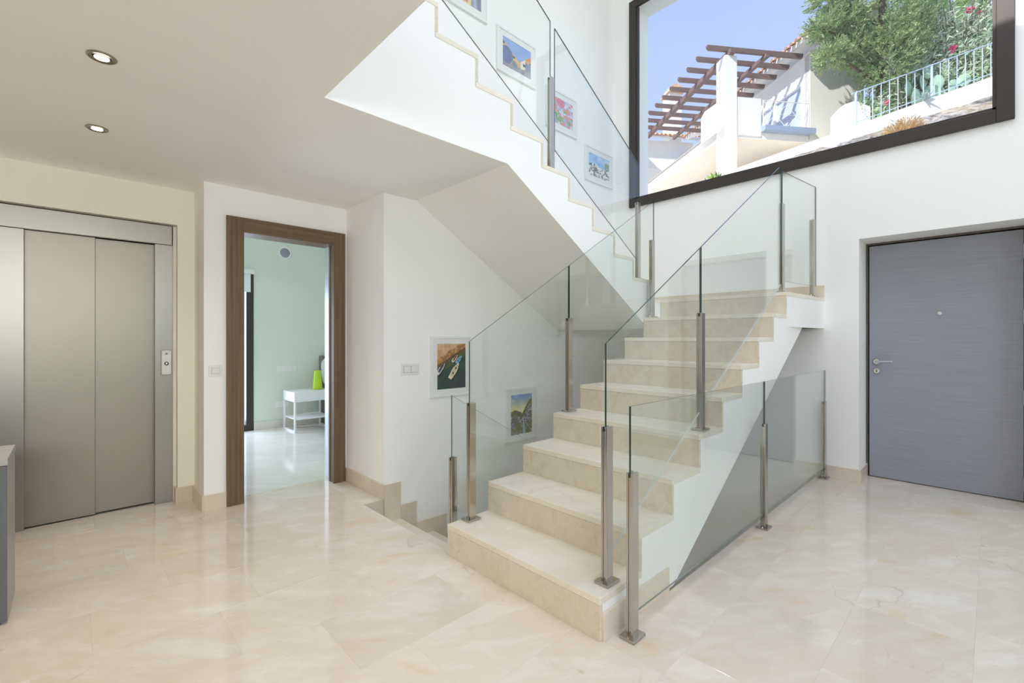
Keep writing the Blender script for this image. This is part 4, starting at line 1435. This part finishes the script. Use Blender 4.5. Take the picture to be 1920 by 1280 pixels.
oleander('low oleander bush with pink flowers behind the left of the railing', 10.15, 12.95, ztop(10.15) - 0.15, 1.0, 0.55, 80, 5)

def blade(m_, p, d, ln, wd, up=0.0):
    d = d.normalized()
    s = d.cross(Vector((0, 0, 1)))
    if s.length < 0.05:
        s = Vector((1, 0, 0))
    s.normalize()
    nrm = s.cross(d).normalized()
    n_ = 5
    o_ = len(m_.v)
    for i in range(n_):
        f_ = i / (n_ - 1)
        c0 = p + d * ln * f_ + nrm * up * f_ * f_ * ln
        w_ = wd * (1 - f_) ** 0.7 + 0.002
        m_.v += [tuple(c0 + s * w_ + nrm * w_ * 0.4), tuple(c0 - nrm * 0.01 * (1 - f_)), tuple(c0 - s * w_ + nrm * w_ * 0.4)]
    for i in range(n_ - 1):
        a = o_ + i * 3
        m_.f += [(a, a + 1, a + 4, a + 3), (a + 1, a + 2, a + 5, a + 4)]
        m_.mi += [0, 0]
def agave(label, l, d, z, r, n_):
    root = empty('agave_plant', ld(l, d, z))
    tag(root, label, 'plant')
    for i in range(n_):
        an = 2.4 * i
        el = 0.25 + 0.95 * (i / n_)
        m_ = MB()
        blade(m_, Vector((0, 0, 0)), Vector((math.cos(an) * math.cos(el), math.sin(an) * math.cos(el), math.sin(el))), r * random.uniform(0.8, 1.1), 0.045)
        m_.build('leaf', 'leaf_agave', root)
agave('spiky blue green agave on the wall at the right edge of the window', 13.0, 11.9, ztop(13.0) - 0.10, 0.42, 16)
agave('small spiky agave on the garden wall below the prickly pear', 10.75, 11.95, ztop(10.75), 0.26, 12)

pc = empty('prickly_pear', ld(11.3, 12.45, ztop(11.3) - 0.1))
tag(pc, 'grey green prickly pear with flat round pads behind the railing', 'cactus')
def pad(x, z, r, tilt, yaw):
    m_ = MB()
    vs_, fs = [], []
    nr, ns_ = 6, 14
    for i in range(nr + 1):
        ph = math.pi * i / nr - math.pi / 2
        for j in range(ns_):
            th = 2 * math.pi * j / ns_
            vs_.append((r * 0.78 * math.cos(ph) * math.cos(th), 0.12 * r * math.sin(ph), r * math.cos(ph) * math.sin(th) + r * 0.9))
    for i in range(nr):
        for j in range(ns_):
            j2 = (j + 1) % ns_
            fs.append((i * ns_ + j, i * ns_ + j2, (i + 1) * ns_ + j2, (i + 1) * ns_ + j))
    o_ = m_.add(vs_, fs).build('pad', 'leaf_cactus', pc, smooth=True)
    o_.location = (RT[0] * x, RT[1] * x, z)
    o_.rotation_euler = (random.uniform(-0.2, 0.2), tilt, math.atan2(RT[1], RT[0]) + yaw)
for q in ((-0.35, -0.05, 0.26, -0.4, 0.3), (-0.05, 0.0, 0.28, 0.2, -0.5), (0.25, 0.12, 0.26, 0.5, 0.4), (-0.5, 0.3, 0.2, -0.7, 0.2), (-0.15, 0.42, 0.22, -0.15, 0.5), (0.15, 0.45, 0.22, 0.3, -0.2), (0.65, 0.28, 0.25, 0.2, 0.2), (0.85, 0.55, 0.2, 0.5, -0.3), (-0.05, 0.75, 0.18, 0.0, 0.1), (0.5, 0.05, 0.24, 0.1, 0.6)):
    pad(*q)

def shrub(name, label, l, d, zb, rx, rz, n_, mat, ln, wd, cat='bush'):
    root = empty(name, ld(l, d, zb))
    tag(root, label, cat)
    V, Fc = [], []
    st = MB()
    for i in range(n_):
        u_ = rnd_dir()
        u_.z = abs(u_.z) + 0.15
        tip = Vector((u_.x * rx, u_.y * rx, u_.z * rz))
        if i % 4 == 0:
            st.tube([(0, 0, -0.05), tuple(tip * 0.6), tuple(tip)], [0.008, 0.005, 0.002], 4)
        for t in range(8):
            p = tip * random.uniform(0.35, 1.0) + rnd_dir() * 0.05
            leaf_quad(V, Fc, p, (u_ + rnd_dir() * 0.8).normalized(), ln * random.uniform(0.6, 1.2), wd)
    st.build('stem', mat, root, kind='stuff')
    MB().add(V, Fc).build('foliage', mat, root, kind='stuff')
shrub('dry_bush', 'tan dry bush on the rocks at the window bottom', 8.75, 10.3, 5.42, 0.50, 0.62, 520, 'leaf_dry', 0.11, 0.008)
shrub('green_shrub', 'small lime green shrub at the window bottom left', 4.15, 9.4, 4.05, 0.36, 0.42, 150, 'leaf_lime', 0.12, 0.022)

# clipped hedge in the garden beyond the glazed front
hg = empty('garden_hedge', (9.0, 0.5, -0.3))
tag(hg, 'clipped green hedge in the garden facing the glazed front', 'hedge')
V, Fc = [], []
for _ in range(9000):
    p = Vector((random.uniform(-0.5, 0.5), random.uniform(-8, 8), random.uniform(0.0, 2.3)))
    ax_ = random.random()
    if ax_ < 0.6:
        p.x = -0.5 + random.uniform(0, 0.1)
    elif ax_ < 0.85:
        p.z = 2.3 + random.uniform(-0.1, 0.05)
    leaf_quad(V, Fc, p, (rnd_dir() + Vector((-0.5, 0, 0.3))).normalized(), 0.24, 0.09)
MB().add(V, Fc).build('foliage', 'leaf_bright', hg, kind='stuff')
MB().box(-0.4, 0.4, -7.9, 7.9, 0.0, 2.2).build('hedge_core', 'leaf_bright', hg)
